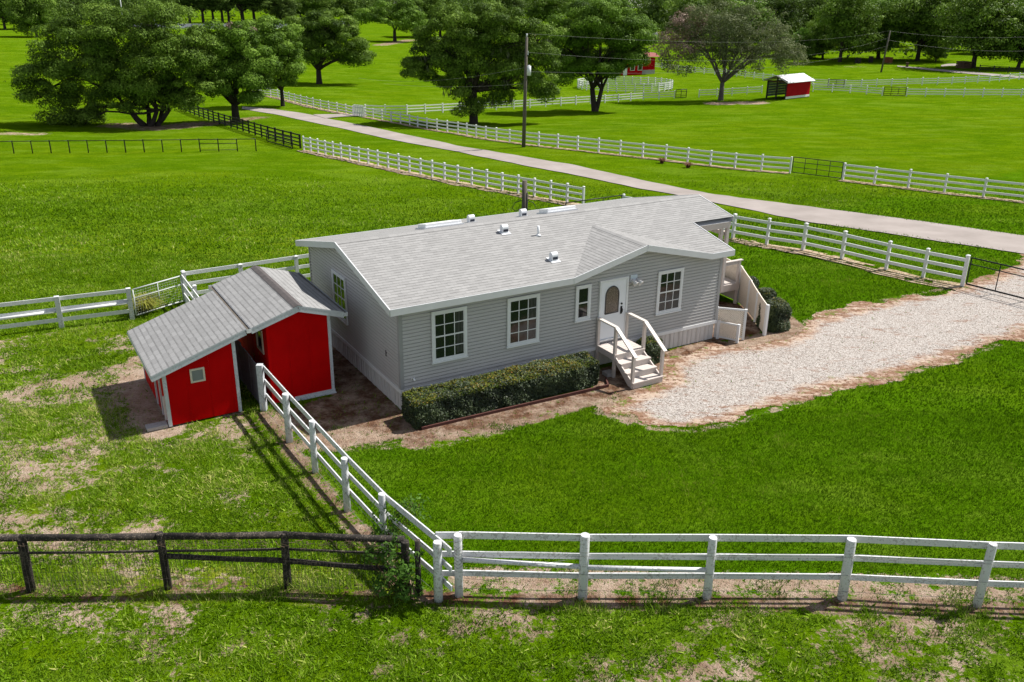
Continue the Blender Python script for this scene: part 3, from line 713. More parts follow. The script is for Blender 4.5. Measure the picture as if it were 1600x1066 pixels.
window(house,6.01,6.59,1.75,2.94,PFo,1,2,True); window(house,9.32,10.41,1.40,2.93,PFo,3,4,True,cur=((.70,.98,.05,.98),))
window(house,4.07,5.28,1.40,2.97,lambda u,z,o:(-.034-o,u,z),3,4,True)
window(house,4.3,5.5,1.4,2.9,lambda u,z,o:(L+.034+o,u,z),2,2,True)
# front door
b=MB(); x0,x1,z0,z1=7.0,8.0,.93,2.90
for q in ((x0-.07,x0,z0,z1+.07),(x1,x1+.07,z0,z1+.07),(x0,x1,z1,z1+.07)): b.box(q[0],q[1],-.085,-.005,q[2],q[3])
b.box(x0-.07,x1+.07,-.105,-.005,z0-.05,z0)
frame_=b.build('door_frame',M_trim,house)
b=MB(); b.box(x0+.003,x1-.003,-.062,-.012,z0+.003,z1-.003); door=b.build('front_door',painted('door_white',(.74,.76,.80),.03,.4,1),house)
def arch(mb,xa,xb,za,zb,y,n=14):
    r=(xb-xa)/2; c=(xa+xb)/2; return [(xa,y,za),(xb,y,za)]+[(c+r*math.cos(math.pi*i/n),y,zb-r+r*1.15*math.sin(math.pi*i/n)) for i in range(n+1)]
b=MB(); b.face(arch(b,7.20,7.68,1.83,2.66,-.070)); b.build('door_glass',M_doorglass,door)
b=MB(); P_=arch(b,7.18,7.70,1.81,2.68,-.068)+[]; P_.append(P_[0]); b.tube(P_,.022,6); b.build('glass_trim',M_cap,door)
b=MB(); b.box(7.80,7.87,-.078,-.062,1.72,1.98); b.tube([(7.835,-.076,1.80),(7.835,-.126,1.80),(7.835,-.131,1.90),(7.835,-.076,1.92)],.018,8); b.tube([(7.835,-.062,2.07),(7.835,-.091,2.07)],.032,10); b.build('door_handle',M_blackmetal,door)
b=MB(); b.box(8.16,8.42,-.07,-.012,2.74,2.98)
lamp=b.build('porch_light',painted('lamp_white',(.6,.66,.74),.03,.4,2),house)
for xx in (8.20,8.40):
    b=MB(); b.tube([(xx,-.05,2.84),(xx+.02,-.12,2.80),(xx+.06,-.24,2.70)],[.035,.06,.10],12); b.build('lamp_head',painted('lamp_glass',(.62,.60,.60),.05,.25,3),lamp)
b=MB(); b.tube([(.36,-.01,1.0),(.36,-.12,1.0),(.36,-.15,.96)],.03,8); b.box(.30,.42,-.03,-.012,.96,1.04); b.build('spigot_cover',M_trim,house)
b=MB(); b.box(-.05,-.016,.95,1.0,1.42,1.60); b.build('wall_hook',M_cap,house)
# porch on the right end
b=MB(); b.box(12.46,14.34,1.93,2.03,zmain(1.9)-.42,zmain(1.9)-.19); b.box(14.2,14.34,2.03,7.6,3.05,3.2); b.build('porch_beam',M_beige,house)
for (x,y) in ((14.26,2.0),(13.98,2.02),(14.26,7.5)):
    b=MB(); b.box(x-.06,x+.06,y-.06,y+.06,.85,zmain(min(y,3.8))-.43 if y<3 else 3.06); b.build('porch_post',M_beige,house)
b=MB()
b.box(12.2,15.6,2.45,7.4,.80,.86)
for k in range(24): b.box(12.2,15.6,2.45+k*.2,2.45+k*.2+.185,.862,.885)
b.box(12.2,15.6,2.41,2.448,.60,.88); b.box(15.602,15.64,2.41,7.4,.60,.88)
deck=b.build('porch_deck',M_beige,house)
for (x,y) in ((15.55,2.47),(15.55,4.9),(15.55,7.3),(12.3,2.47)):
    b=MB(); b.box(x-.05,x+.05,y-.05,y+.05,0,1.78); b.build('railing_post',M_beige,deck)
b=MB(); b.box(12.2,15.7,2.40,2.54,1.785,1.825); b.box(12.35,15.5,2.45,2.49,1.66,1.75); b.build('railing',M_beige,deck)
# ------------------------------------------------------------------ entry steps
steps=thing('entry_steps','beige wooden steps with handrails below the white front door','steps',LW(7.5,-1.0,0),YAW)
def sl_(x,y,z): return (x-7.5,y+1.0,z)
b=MB(); b.hexa([sl_(x,y,z) for z in (.70,.76) for y in (-1.07,-.05) for x in (6.93,8.08)])
for k in range(7): 
    y0=-1.09+k*.148; b.hexa([sl_(x,y,z) for z in (.762,.80) for y in (y0,y0+.14) for x in (6.90,8.11)])
b.build('landing',M_beige,steps)
for k,(zt,yf) in enumerate(((.60,-1.42),(.40,-1.75),(.20,-2.08))):
    b=MB(); b.hexa([sl_(x,y,z) for z in (zt-.04,zt) for y in (yf,yf+.335) for x in (6.90,8.11)]); b.build('tread',M_beige,steps)
    b=MB(); b.hexa([sl_(x,y,z) for z in (max(zt-.20,.0),zt-.042) for y in (yf+.02,yf+.045) for x in (6.95,8.06)]); b.build('riser',M_beige,steps)
b=MB(); b.hexa([sl_(x,y,z) for z in (.60,.758) for y in (-1.08,-1.055) for x in (6.95,8.06)]); b.build('riser',M_beige,steps)
for x in (6.92,8.05):
    b=MB(); P_=[(-2.06,0),(-2.06,.155),(-1.70,.36),(-1.1,.70),(-.05,.70),(-.05,.58),(-1.0,.58),(-1.35,.34),(-1.8,0)]
    i0=[sl_(x,y,z) for y,z in P_];i1=[sl_(x+.04,y,z) for y,z in P_]
    b.face(i0);b.face(i1[::-1])
    for j in range(len(P_)): b.face([i0[j],i1[j],i1[(j+1)%len(P_)],i0[(j+1)%len(P_)]][::-1])
    b.build('stringer',M_beige,steps)
for x in (6.93,8.08):
    for y,z0,z1 in ((-.09,.0,1.70),(-1.02,0,1.70),(-1.98,.0,1.06)):
        b=MB(); b.hexa([sl_(x+i*.045,y+j*.045,z) for z in (z0,z1) for j in (-1,1) for i in (-1,1)]); b.build('handrail_post',M_beige,steps)
    b=MB(); b.bar(sl_(x,-.02,1.72),sl_(x,-1.06,1.72),.13,.045); b.bar(sl_(x,-1.03,1.722),sl_(x,-2.10,1.06),.13,.045); b.build('handrail',painted('handrail_paint',(.62,.57,.53),.06,.5,2),steps)
b=MB(); b.hexa([sl_(x,y,z) for z in (0,.12) for y in (-.95,-.65) for x in (6.75,7.05)]); b.build('pier_block',M_concrete,steps)
# ------------------------------------------------------------------ screens beside the right end of the house
def lattice(name,label,a,b_,zt,posts=True):
    a=np.array(a);b_=np.array(b_); t=thing(name,label,'screen',LW(*a),YAW)
    d=b_-a; Ln=np.hypot(*d); d/=Ln; nrm=np.array([-d[1],d[0]])
    P=lambda s,z,o: (d[0]*s+nrm[0]*o,d[1]*s+nrm[1]*o,z)
    for s in (0,Ln):
        m=MB(); m.hexa([P(s+i*.045,z,o*.045) for z in (0,zt+.03) for o in (-1,1) for i in (-1,1)]); m.build('post',M_trim,t)
    m=MB()
    for z in (.06,zt-.04): m.hexa([P(s,zz,o) for zz in (z,z+.06) for o in (-.02,.02) for s in (.05,Ln-.05)])
    m.build('rail',M_trim,t)
    m=MB(); w_,h_=Ln-.1,zt-.16; st_=.075
    for sgn in (1,-1):
        c=-h_
        while c<w_:
            s0,s1=max(c,0),min(c+h_,w_)
            if s1-s0>.02:
                if sgn>0: p0,p1=(s0,s0-c),(s1,s1-c)
                else: p0,p1=(s0,h_-(s0-c)),(s1,h_-(s1-c))
                m.bar(P(.05+p0[0],.12+p0[1],.006*sgn),P(.05+p1[0],.12+p1[1],.006*sgn),.008,.034,up=(0,0,1))
            c+=st_
    m.build('lattice',M_cream,t); return t
lattice('lattice_screen','tall white lattice screen at the right front corner of the house',(12.30,.10),(13.0,-.60),1.12)
lattice('lattice_screen','low white lattice screen in front of the taller lattice',(12.26,-.08),(12.60,-.72),.66)
pf=thing('panel_fence','cream solid panel fence with a swooping top beside the porch deck','fence',LW(14.0,-.66),YAW)
pts=[(14.0,-.66,1.14),(14.72,.52,1.18),(15.33,1.55,1.30),(15.78,2.55,1.52),(15.88,4.6,1.72),(15.9,6.8,1.75)]
for i,((xa,ya,za),(xb,yb,zb)) in enumerate(zip(pts[:-1],pts[1:])):
    m=MB(); n=6; d=np.array([xb-xa,yb-ya]);d/=np.hypot(*d);nn=np.array([-d[1],d[0]])*.018
    for k in range(n):
        P8=[]
        for z_i in (0,1):
            for o in (-1,1):
                for t_ in (k/n,(k+1)/n):
                    sw=za+(zb-za)*t_ - .015*math.sin(math.pi*t_)
                    x=xa+(xb-xa)*t_-14.0+nn[0]*o; y=ya+(yb-ya)*t_+.66+nn[1]*o
                    P8.append((x,y,sw if z_i else .04))
        m.hexa(P8)
    m.build('panel',M_cream,pf)
for i,(x,y,z) in enumerate(pts):
    m=MB(); m.box(x-14.0-.05,x-14.0+.05,y+.66-.05,y+.66+.05,0,z+(.03 if i in (0,5) else -.03)); m.build('post',M_trim,pf)
# red timber edging along the hedge
e=MB(); e.bar((0,0,.035),(6.35,-.2,.035),.05,.09); e.bar((6.35,-.2,.036),(6.62,.3,.036),.05,.09)
tag(e.build('garden_edging',M_redwood),'thin dark red timber edging in front of the long hedge','edging'); bpy.data.objects['garden_edging'].location=tuple(LW(.0,-1.32)); bpy.data.objects['garden_edging'].rotation_euler=(0,0,YAW)
# ------------------------------------------------------------------ sheds
shA=thing('lean_to_shed','red lean-to shed with a single sloping grey shingle roof and a square louvre vent','shed',LW(-5.1,2.25),YAW)
ox,oy=-5.1,2.25
def A(x,y,z): return (x-ox,y-oy,z)
zA=lambda x:1.70+(x+6.42)*.3346
def wallbox(mb,x0,x1,y0,y1,ztop,groove=1.22):
    # four walls with vertical board grooves as real steps
    def strip(p0,p1,n):
        Ln=math.hypot(p1[0]-p0[0],p1[1]-p0[1]); k=max(2,int(Ln/.047))
        for i in range(k):
            a,b=i/k,(i+1)/k; d=.005 if (i%13==12) else 0
            (xa,ya),(xb,yb)=[(p0[0]+(p1[0]-p0[0])*t-n[0]*d,p0[1]+(p1[1]-p0[1])*t-n[1]*d) for t in (a,b)]
            mb.face([(xa,ya,.05),(xb,yb,.05),(xb,yb,ztop(xb,yb)),(xa,ya,ztop(xa,ya))])
    strip((x0,y0),(x1,y0),(0,-1)); strip((x1,y0),(x1,y1),(1,0)); strip((x1,y1),(x0,y1),(0,1)); strip((x0,y1),(x0,y0),(-1,0))
m=MB(); wallbox(m,-6.1-ox,-4.1-ox,0,3.75,lambda x,y:zA(x+ox)-.10); m.build('wall',M_red,shA)
def slab(mb,pl,zf,uvf,t=.05,side=1):
    top=[(x,y,zf(x,y)) for x,y in pl]; bot=[(x,y,zf(x,y)-t) for x,y in pl]
    mb.cur=0; mb.face(top,[uvf(x,y) for x,y in pl]); mb.cur=side; mb.face(bot[::-1])
    for i in range(len(pl)):
        j=(i+1)%len(pl); mb.face([bot[i],bot[j],top[j],top[i]])
m=MB(); ya,yb=2.1-oy,6.0-oy
slab(m,[(-6.42-ox,ya),(-3.77-ox,ya),(-3.77-ox,yb),(-6.42-ox,yb)],lambda x,y:zA(x+ox),lambda x,y:(y,(x+6)*1.055),.05)
rA=m.build('roof',[M_shedroof,M_shedtrim],shA)
m=MB()
def fb(m,a,b,h=.13,t=.03,drop=.055): m.bar((a[0],a[1],a[2]-drop-h/2),(b[0],b[1],b[2]-drop-h/2),t,h)
fb(m,A(-6.42,2.12,zA(-6.42)),A(-3.77,2.12,zA(-3.77))); fb(m,A(-6.40,2.14,zA(-6.4)),A(-6.40,5.98,zA(-6.4))); fb(m,A(-3.79,2.14,zA(-3.79)),A(-3.79,5.98,zA(-3.79))); fb(m,A(-6.42,5.98,zA(-6.42)),A(-3.77,5.98,zA(-3.77)))
m.build('fascia',M_shedtrim,rA)
for x,sx in ((-6.1,-1),(-4.1,1)):
    for y,sy in ((2.25,-1),(6.0,1)):
        m=MB(); xa,xb=sorted((x+sx*.02,x-sx*.075)); y_a,y_b=sorted((y+sy*.02,y-sy*.01)); m.hexa([A(xx,yy,zz if zz<.5 else zA(xx)-.17) for zz in (.03,2) for yy in (y_a,y_b) for xx in (xa,xb)])
        xa,xb=sorted((x+sx*.022,x-sx*.004)); y_a,y_b=sorted((y+sy*.005,y-sy*.08)); m.hexa([A(xx,yy,zz if zz<.5 else zA(xx)-.17) for zz in (.03,2) for yy in (y_a,y_b) for xx in (xa,xb)])
        m.build('corner_trim',M_shedtrim,shA)
m=MB(); vx0,vx1,vz0,vz1=-5.39,-4.99,1.22,1.63
for q in ((vx0,vx1,vz0,vz0+.05),(vx0,vx1,vz1-.05,vz1),(vx0,vx0+.05,vz0+.05,vz1-.05),(vx1-.05,vx1,vz0+.05,vz1-.05)): m.hexa([A(x,y,z) for z in q[2:] for y in (2.215,2.25) for x in q[:2]])
vf=m.build('louvre_vent',painted('vent_cream',(.62,.57,.46),.06,.5,3),shA)
m=MB()
for k in range(9):
    z=vz0+.055+k*.033; m.hexa([A(x,y,z+dz+(0 if y<2.23 else .022)) for dz in (0,.008) for y in (2.222,2.246) for x in (vx0+.05,vx1-.05)])
m.build('slats',painted('slat_grey',(.26,.29,.25),.05,.5,3),vf)
m=MB()
for q in ((2.95,3.04,.1,1.42),(3.75,3.84,.1,1.42),(3.04,3.75,1.33,1.42)): m.hexa([A(x,y,z) for z in q[2:] for y in q[:2] for x in (-6.14,-6.095)])
m.build('door',M_shedtrim,shA)
m=MB(); m.hexa([A(x,y,z) for z in (.12,.85) for y in (2.52,2.58) for x in (-6.15,-6.095)]); m.build('door_stop',M_trim,shA)
shB=thing('gable_shed','taller red shed with a gabled grey roof against the left end of the house','shed',LW(-2.2,2.25),YAW)
ox,oy=-2.2,2.25
zB=lambda x:3.02-abs(x+2.22)*.31
m=MB(); wallbox(m,-3.15-ox,-1.27-ox,0,4.2,lambda x,y:zB(x+ox)-.10)
m.build('wall',M_red,shB)
m=MB(); ya,yb=2.1-oy,6.6-oy
slab(m,[(-3.62-ox,ya),(-2.22-ox,ya),(-2.22-ox,yb),(-3.62-ox,yb)],lambda x,y:zB(x+ox),lambda x,y:(y,(x)*1.047+.04),.05)
slab(m,[(-2.22-ox,ya),(-.85-ox,ya),(-.85-ox,yb),(-2.22-ox,yb)],lambda x,y:zB(x+ox),lambda x,y:(y,(-x)*1.047+.04),.05)
rB=m.build('roof',[M_shedroof,M_shedtrim],shB)
m=MB()
for s_ in (-1,1):
    x2=-2.22+s_*.14; m.face([A(-2.22,2.09,3.035),A(-2.22,6.61,3.035),A(x2,6.61,zB(x2)+.012),A(x2,2.09,zB(x2)+.012)])
m.build('ridge_cap',M_cap,rB)
m=MB()
fb(m,A(-3.62,2.12,zB(-3.62)),A(-2.22,2.12,zB(-2.22))); fb(m,A(-2.22,2.118,zB(-2.22)),A(-.85,2.118,zB(-.85))); fb(m,A(-3.62,6.58,zB(-3.62)),A(-2.22,6.58,zB(-2.22))); fb(m,A(-2.22,6.582,zB(-2.22)),A(-.85,6.582,zB(-.85)))
fb(m,A(-.87,2.13,zB(-.87)),A(-.87,6.57,zB(-.87)))
m.build('fascia',M_shedtrim,rB)
for x in (-3.68,-.80):
    m=MB(); z=zB(-3.62)-.01; sgn=-1 if x<-2 else 1
    prof=[(-.075,.0),(-.075,-.12),(.05,-.12),(.06,-.0)]
    for p,q in zip(prof[:-1],prof[1:]):
        for off in (0,.006):
            m.face([A(x+p[0]+off,2.08,z+p[1]+off),A(x+q[0]-off,2.08,z+q[1]+off),A(x+q[0]-off,6.62,z+q[1]+off),A(x+p[0]+off,6.62,z+p[1]+off)])
    for y in (2.08,6.62): m.face([A(x+p[0],y,z+p[1]) for p in prof])
    gt=m.build('gutter',M_shedtrim if x>-2 else M_white,rB)
    m=MB(); m.face([A(x-.065,2.1,z-.045),A(x+.05,2.1,z-.045),A(x+.05,6.6,z-.045),A(x-.065,6.6,z-.045)]); m.build('gutter_shade',M_polewood,gt)  # darker strip painted in for the shade inside the gutter
for x,sx in ((-3.15,-1),(-1.27,1)):
    for y,sy in ((2.25,-1),(6.45,1)):
        m=MB(); xa,xb=sorted((x+sx*.02,x-sx*.07)); y_a,y_b=sorted((y+sy*.02,y-sy*.01)); m.hexa([A(xx,yy,zz if zz<.5 else zB(xx)-.17) for zz in (.06,2) for yy in (y_a,y_b) for xx in (xa,xb)])
        xa,xb=sorted((x+sx*.022,x-sx*.004)); y_a,y_b=sorted((y+sy*.005,y-sy*.08)); m.hexa([A(xx,yy,zz if zz<.5 else zB(xx)-.17) for zz in (.06,2) for yy in (y_a,y_b) for xx in (xa,xb)])
        m.build('corner_trim',M_red if x<-2 else M_shedtrim,shB)
m=MB(); m.hexa([A(x,y,z) for z in (.03,.13) for y in (2.215,2.25) for x in (-2.5,-1.24)]); m.hexa([A(x,y,z) for z in (.0,.028) for y in (2.17,2.25) for x in (-2.5,-1.22)]); m.build('sill_board',M_shedtrim,shB)
m=MB()
for q in ((2.75,2.83,1.45,2.2),(3.35,3.43,1.45,2.2),(2.83,3.35,1.45,1.53),(2.83,3.35,2.12,2.2)): m.hexa([A(x,y,z) for z in q[2:] for y in q[:2] for x in (-3.185,-3.145)])
wf=m.build('window',painted('window_tan',(.42,.37,.31),.08,.6,3),shB)
m=MB(); m.face([A(-3.158,2.83,1.53),A(-3.158,2.83,2.12),A(-3.158,3.35,2.12),A(-3.158,3.35,1.53)]); m.build('pane',M_glass,wf)
m=MB(); m.box(-.28,.28,-.16,.16,0,.10); o=m.build('concrete_block',M_concrete,bevel=.012); o.location=tuple(LW(-6.42,2.42)); o.rotation_euler=(0,0,YAW); tag(o,'small grey concrete step block on the sand beside the lean-to shed','block')
# ------------------------------------------------------------------ fences
def resample(P,n):
    P=np.array(P); s=np.concatenate([[0],np.cumsum(np.hypot(*np.diff(P[:,:2],axis=0).T))]); t=np.linspace(0,s[-1],n)
    x=np.interp(t,s,P[:,0]);y=np.interp(t,s,P[:,1]); return np.stack([x,y,TZ(x,y)],-1)
def pathlen(P): P=np.array(P); return float(np.hypot(*np.diff(P[:,:2],axis=0).T).sum())
def fence(name,label,pts,h,post,rails,matp,matr,group=None,side=0.0,wires=(),cat='fence',jit=0.005,cap=True,seed=0):
    "post: ('sq',w) or ('rd',r); rails: (zc,height,thick,'sq'|'rd')"
    rr=random.Random(seed); pts=[np.array(p,float) for p in pts]; o0=pts[0]
    t=thing(name,label,cat,o0,0,group)
    m=MB()
    if post[0]=='sq':
        w_=post[1]/2; m.box(-w_,w_,-w_,w_,-.3,h)
        if cap:
            c=w_*1.18; m.hexa([(i*c,j*c,z) for z in (h,h+.025) for j in (-1,1) for i in (-1,1)]); m.hexa([(i*c*(1-.6*z),j*c*(1-.6*z),h+.025+.03*z) for z in (0,1) for j in (-1,1) for i in (-1,1)])
    else:
        r=post[1]; m.tube([(0,0,-.3),(.004,.003,h*.5),(0,0,h-.025),(0,0,h)],[r*1.05,r,r*.98,r*.90],14)
    first=None
    for i,p in enumerate(pts):
        if first is None: first=m.build('post',matp,t); c=first
        else: c=dup(first,'post',t)
        c.location=tuple(p-o0)
        if i+1<len(pts): d=pts[i+1]-p
        else: d=p-pts[i-1]
        c.rotation_euler=(rr.uniform(-jit,jit),rr.uniform(-jit,jit),math.atan2(d[1],d[0]))
        if jit: s_=rr.uniform(.97,1.04); c.scale=(rr.uniform(.9,1.08),)*2+(s_,)
    nrm=[]
    for i in range(len(pts)):
        d=(pts[min(i+1,len(pts)-1)]-pts[max(i-1,0)])[:2]; d=d/np.hypot(*d); nrm.append(np.array([-d[1],d[0],0]))
    for (zc,hh,th,kind) in rails:
        m=MB(); zo=[zc+rr.uniform(-1,1)*jit*.6 for _ in pts]
        for q_,(a,b) in enumerate(zip(pts[:-1],pts[1:])):
            za,zb=zo[q_],zo[q_+1]
            A_=a-o0+nrm[q_]*side+(0,0,za);B_=b-o0+nrm[q_+1]*side+(0,0,zb)
            if kind=='sq': m.bar(A_,B_,th,hh)
            else: m.tube([A_,(A_+B_)/2+(0,0,-.01),B_],[th,th*.95,th],8)
        m.build('rail',matr,t)
    if wires:
        m=MB()
        for zc,off in wires:
            for a,b in zip(pts[:-1],pts[1:]):
                d=(b-a)[:2]; d=d/np.hypot(*d); n=np.array([-d[1],d[0],0])*off
                m.tube([a-o0+n+(0,0,zc),(a+b)/2-o0+n+(0,0,zc-.015),b-o0+n+(0,0,zc)],.0045,4,False)
        m.build('wire',M_wire,t)
    return t
def bars(t,name,mat,segs,o0,w_=.04,h_=.04,rd=None):
    m=MB()
    for a,b in segs:
        if rd: m.tube([np.array(a)-o0,np.array(b)-o0],rd,6)
        else: m.bar(np.array(a)-o0,np.array(b)-o0,w_,h_)
    return m.build(name,mat,t)
# white foreground fence
base=[np.array([-1.02,15.04,0]),np.array([1.51,15.01,0]),np.array([4.07,15.06,0]),np.array([6.86,15.09,0]),np.array([9.56,14.93,0]),np.array([12.2,14.85,0]),np.array([14.9,14.8,0]),np.array([17.6,14.75,0]),np.array([20.3,14.7,0])]
B3=[(1.375,.155,.03,'sq'),(.93,.135,.03,'sq'),(.46,.135,.03,'sq')]
ff=fence('post_and_board_fence','white fence with thick round posts along the foreground, three boards and loose wires',base,1.46,('rd',.092),B3,M_whiteold,M_whiteold,side=.115,wires=((1.16,-.10),(1.08,-.10),(.64,-.10),(.25,-.10)),jit=.012,seed=4)
m=MB(); o0=base[0]
for z,h_ in ((1.375,.15),(.93,.13),(.46,.13)): m=MB(); m.bar((-.46,.10,z),(.0,.112,z),.028,h_); m.build('rail_end',M_whiteold,ff)
m=MB()
for a,b,za,zb in ((0,1,.87,.76),(1,2,.74,.68)):
    p=base[a]-o0+(.08,.0,za);q=base[b]-o0+(-.08,.0,zb); m.tube([p,(p+q)/2,q],[.055,.05,.055],10)
m.build('brace_rail',M_whiteold,ff)
m=MB(); m.tube([(-.09,-.09,1.32),(0,-.10,1.36),(.09,-.08,1.38),(.1,.05,1.40)],.006,4)
for k in range(7): m.tube([(-.1,-.03,.75+k*.08),(0,-.105,.72+k*.08),(.1,-.03,.78+k*.08)],.005,4)
m.tube([(-.3,0,1.28),(-.1,-.06,1.34),(.1,-.05,1.42)],.005,4); m.tube([(.1,-.1,.5),(.6,-.1,.45),(1.5,-.1,.85),(2.4,-.1,1.0)],.004,4)
m.build('wire_wrap',M_wire,ff)
# diagonal fence running to the sheds
dg=[LW(-2.92,-8.31),LW(-3.20,-6.22),LW(-3.31,-4.21),LW(-3.38,-2.13),LW(-3.44,-.19),LW(-3.49,2.08)]
fd=fence('post_and_board_fence','white round post fence running diagonally from the foreground corner to the red sheds',dg,1.44,('rd',.085),[(1.33,.15,.03,'sq'),(.90,.135,.03,'sq'),(.45,.135,.03,'sq')],M_whiteold,M_whiteold,side=-.11,wires=((1.15,.1),(.75,.1),(.6,.1),(.28,.1)),jit=.014,seed=9)
m=MB(); e_=(dg[0]-dg[1]); e_=e_/np.linalg.norm(e_); s_=np.array([-e_[1],e_[0],0])*.11
for z,h_ in ((1.33,.145),(.90,.13),(.45,.13)): m=MB(); m.bar(s_+(0,0,z),s_+e_*.32+(0,0,z-.02),.028,h_); m.build('rail_end',M_whiteold,fd)
m=MB(); p=dg[-1]-dg[0]
m.hexa([(p[0]+i*.085,p[1]+j*.085,z) for z in (0,1.45) for j in (-1,1) for i in (-1,1)]); m.build('end_post',M_shedtrim,fd)
pb=thing('plank_panel','weathered blue white plank panel standing in the gap between the two red sheds','fence',LW(-3.49,2.3),YAW)
m=MB()
for k in range(9): m.box(-.02+random.uniform(-.006,.006),.015,.02+k*.30,.02+k*.30+.29,.02,1.36+random.uniform(-.05,.05))
m.build('planks',painted('weathered_planks',(.27,.29,.34),.25,.8,2.5,(.12,.10,.09),.6),pb)
m=MB(); m.box(.016,.06,0,2.7,.3,.40); m.box(.016,.06,0,2.7,1.0,1.1); m.build('crossbar',M_polewood,pb)
rear=[LW(-3.45,6.7),LW(-3.42,8.8),LW(-3.40,10.9),LW(-3.38,12.9)]
fence('post_and_board_fence','short white fence behind the lean-to shed meeting the mesh gate',rear,1.22,('sq',.13),[(1.12,.13,.03,'sq'),(.75,.13,.03,'sq'),(.38,.13,.03,'sq')],M_whiteold,M_white,side=.08,jit=.01,seed=3,wires=((.95,-.07),(.6,-.07)))
# dark foreground fence
dk=[np.array([-20.6,14.7,0]),np.array([-17.9,14.77,0]),np.array([-15.2,14.85,0]),np.array([-12.5,14.93,0]),np.array([-9.79,15.01,0]),np.array([-7.03,15.15,0]),np.array([-4.59,15.25,0]),np.array([-2.12,15.12,0])]
fdk=fence('log_fence','black weathered log fence with wire mesh in the left foreground',dk,1.29,('rd',.088),[(1.25,.1,.075,'rd'),(.90,.06,.028,'rd')],M_black,M_black,side=.03,jit=.025,seed=12)
o0=dk[0]; m=MB()
for a,b,za,zb in ((5,6,.80,.66),(6,7,.65,.56)):
    p=dk[a]-o0+(.08,-.02,za);q=dk[b]-o0+(-.05,-.02,zb); m.tube([p,(p+q)/2+(0,0,-.01),q],[.06,.055,.062],10)
m.build('brace_rail',M_darkrail,fdk)
m=MB(); m.tube([(18.75,.34,-.2),(18.76,.34,1.32)],[.062,.055],12); m.build('end_post',M_black,fdk)
m=MB(); rr=random.Random(5)
for a,b in zip(dk[:-1],dk[1:]):
    Ln=np.linalg.norm(b-a); n=int(Ln/.075)
    for k in range(n):
        p=a+(b-a)*(k+.5)/n-o0+(0,-.085,0); j=rr.uniform(-.015,.015)
        m.tube([p+(0,0,.03),p+(j,rr.uniform(-.01,.01),.65),p+(0,0,1.2)],0.0042,3,False)
    for z in (.1,.3,.5,.7,.95,1.15): m.tube([a-o0+(0,-.085,z),(a+b)/2-o0+(0,-.085,z-.02),b-o0+(0,-.085,z)],.003,3,False)
m.build('wire_mesh',painted('rusty_wire',(.10,.085,.07),.2,.7,4),fdk)
m=MB()
for k in range(230):
    x=rr.uniform(0,18.4); z=1.28+rr.uniform(-.05,.06); m.tube([(x,-.06+.022*x,z),(x+rr.uniform(-.1,.1),-.10+.022*x,z+rr.uniform(-.12,.04)),(x+rr.uniform(-.2,.2),-.10+.022*x,z+rr.uniform(-.16,.0))],.004,3,False)
m.build('dead_vine',painted('dead_vine',(.20,.13,.09),.2,.9,5),fdk)
# vinyl fences
VR=[(1.15,.14,.045,'sq'),(.76,.14,.045,'sq'),(.37,.14,.045,'sq')]
def sand_strip(P,name='sand_strip',w_=.55,off=-.25,s=0):
    P=resample(P,max(20,int(pathlen(P)/.35))); d=np.gradient(P[:,:2],axis=0); d/=np.linalg.norm(d,axis=1)[:,None]+1e-9; n=np.stack([-d[:,1],d[:,0]],-1)
    t=np.arange(len(P))*.35; ws=[]
    for j in range(7):
        u=j/6*2-1; e=u*w_*(.55+.9*fbm(t*.7,t*0+ (3 if u<0 else 8),s+3,3))
        Q=P[:,:2]+n*(e+off)[:,None]; ws.append(np.stack([Q[:,0],Q[:,1],TZ(Q[:,0],Q[:,1])+.03],-1))
    V=np.array(ws).reshape(-1,3); N=len(P); ii=np.arange(7*N).reshape(7,N); F=np.stack([ii[:-1,:-1],ii[1:,:-1],ii[1:,1:],ii[:-1,1:]],-1).reshape(-1,4)
    F=F[rng.uniform(0,1,len(F))<.86]
    o=npmesh(name,V,F,M_sand,smooth=True); tag(o,None,None,kind='structure'); return o
def sandm():
    k=NT('sand_strip'); v=k.pos(); n=k.noise(3,5,.75,v); f=k.noise(.5,3,.6,v)
    k.col(k.ramp(n,[(.3,(.13,.085,.05)),(.45,(.30,.22,.14)),(.6,(.46,.37,.28)),(.75,(.16,.22,.03))])); k.rough(.95,.05); k.bump(n,.6,.05); return k.m
M_sand=sandm()
P=np.array([at(*q) for q in [(475,235),(530,247),(590,259.5),(687,280),(728,288),(772,296),(822,305),(880,316),(911,322)]])
mid=resample(P,25); fence('rail_fence','white three rail fence on the near side of the lane, behind the house',mid,1.27,('sq',.13),VR,M_white,M_white,group='white rail fences',seed=1); sand_strip(mid,off=-.3,w_=.6,s=1)
P=np.array([at(*q) for q in [(570,183),(636,195),(656,199.4),(716,209),(771.6,219),(834.5,227.5),(891,233.5),(1040,250),(1106,258.5),(1168,265.4),(1234,270.7)]])
far=resample(P,int(pathlen(P)/2.3)+1); fence('rail_fence','long white three rail fence beyond the lane, ending at a black pipe gate',far,1.27,('sq',.13),VR,M_white,M_white,group='white rail fences',seed=2); sand_strip(far,off=-.25,w_=.45,s=2)
P=np.array([at(*q) for q in [(1316.7,281.5),(1359.5,287),(1452,298.5),(1561,311.5),(1700,327),(1900,351)]])
far2=resample(P,int(pathlen(P)/2.3)+1); fence('rail_fence','white three rail fence right of the black pipe gate across the lane',far2,1.27,('sq',.13),VR,M_white,M_white,group='white rail fences',seed=3); sand_strip(far2,off=-.25,w_=.5,s=3)
P=[at(*q) for q in [(973,336),(1040,350),(1092,362),(1145,373),(1197.7,383),(1254.5,391.5),(1315,405),(1384,422),(1441.8,434.8),(1503,447.5)]]
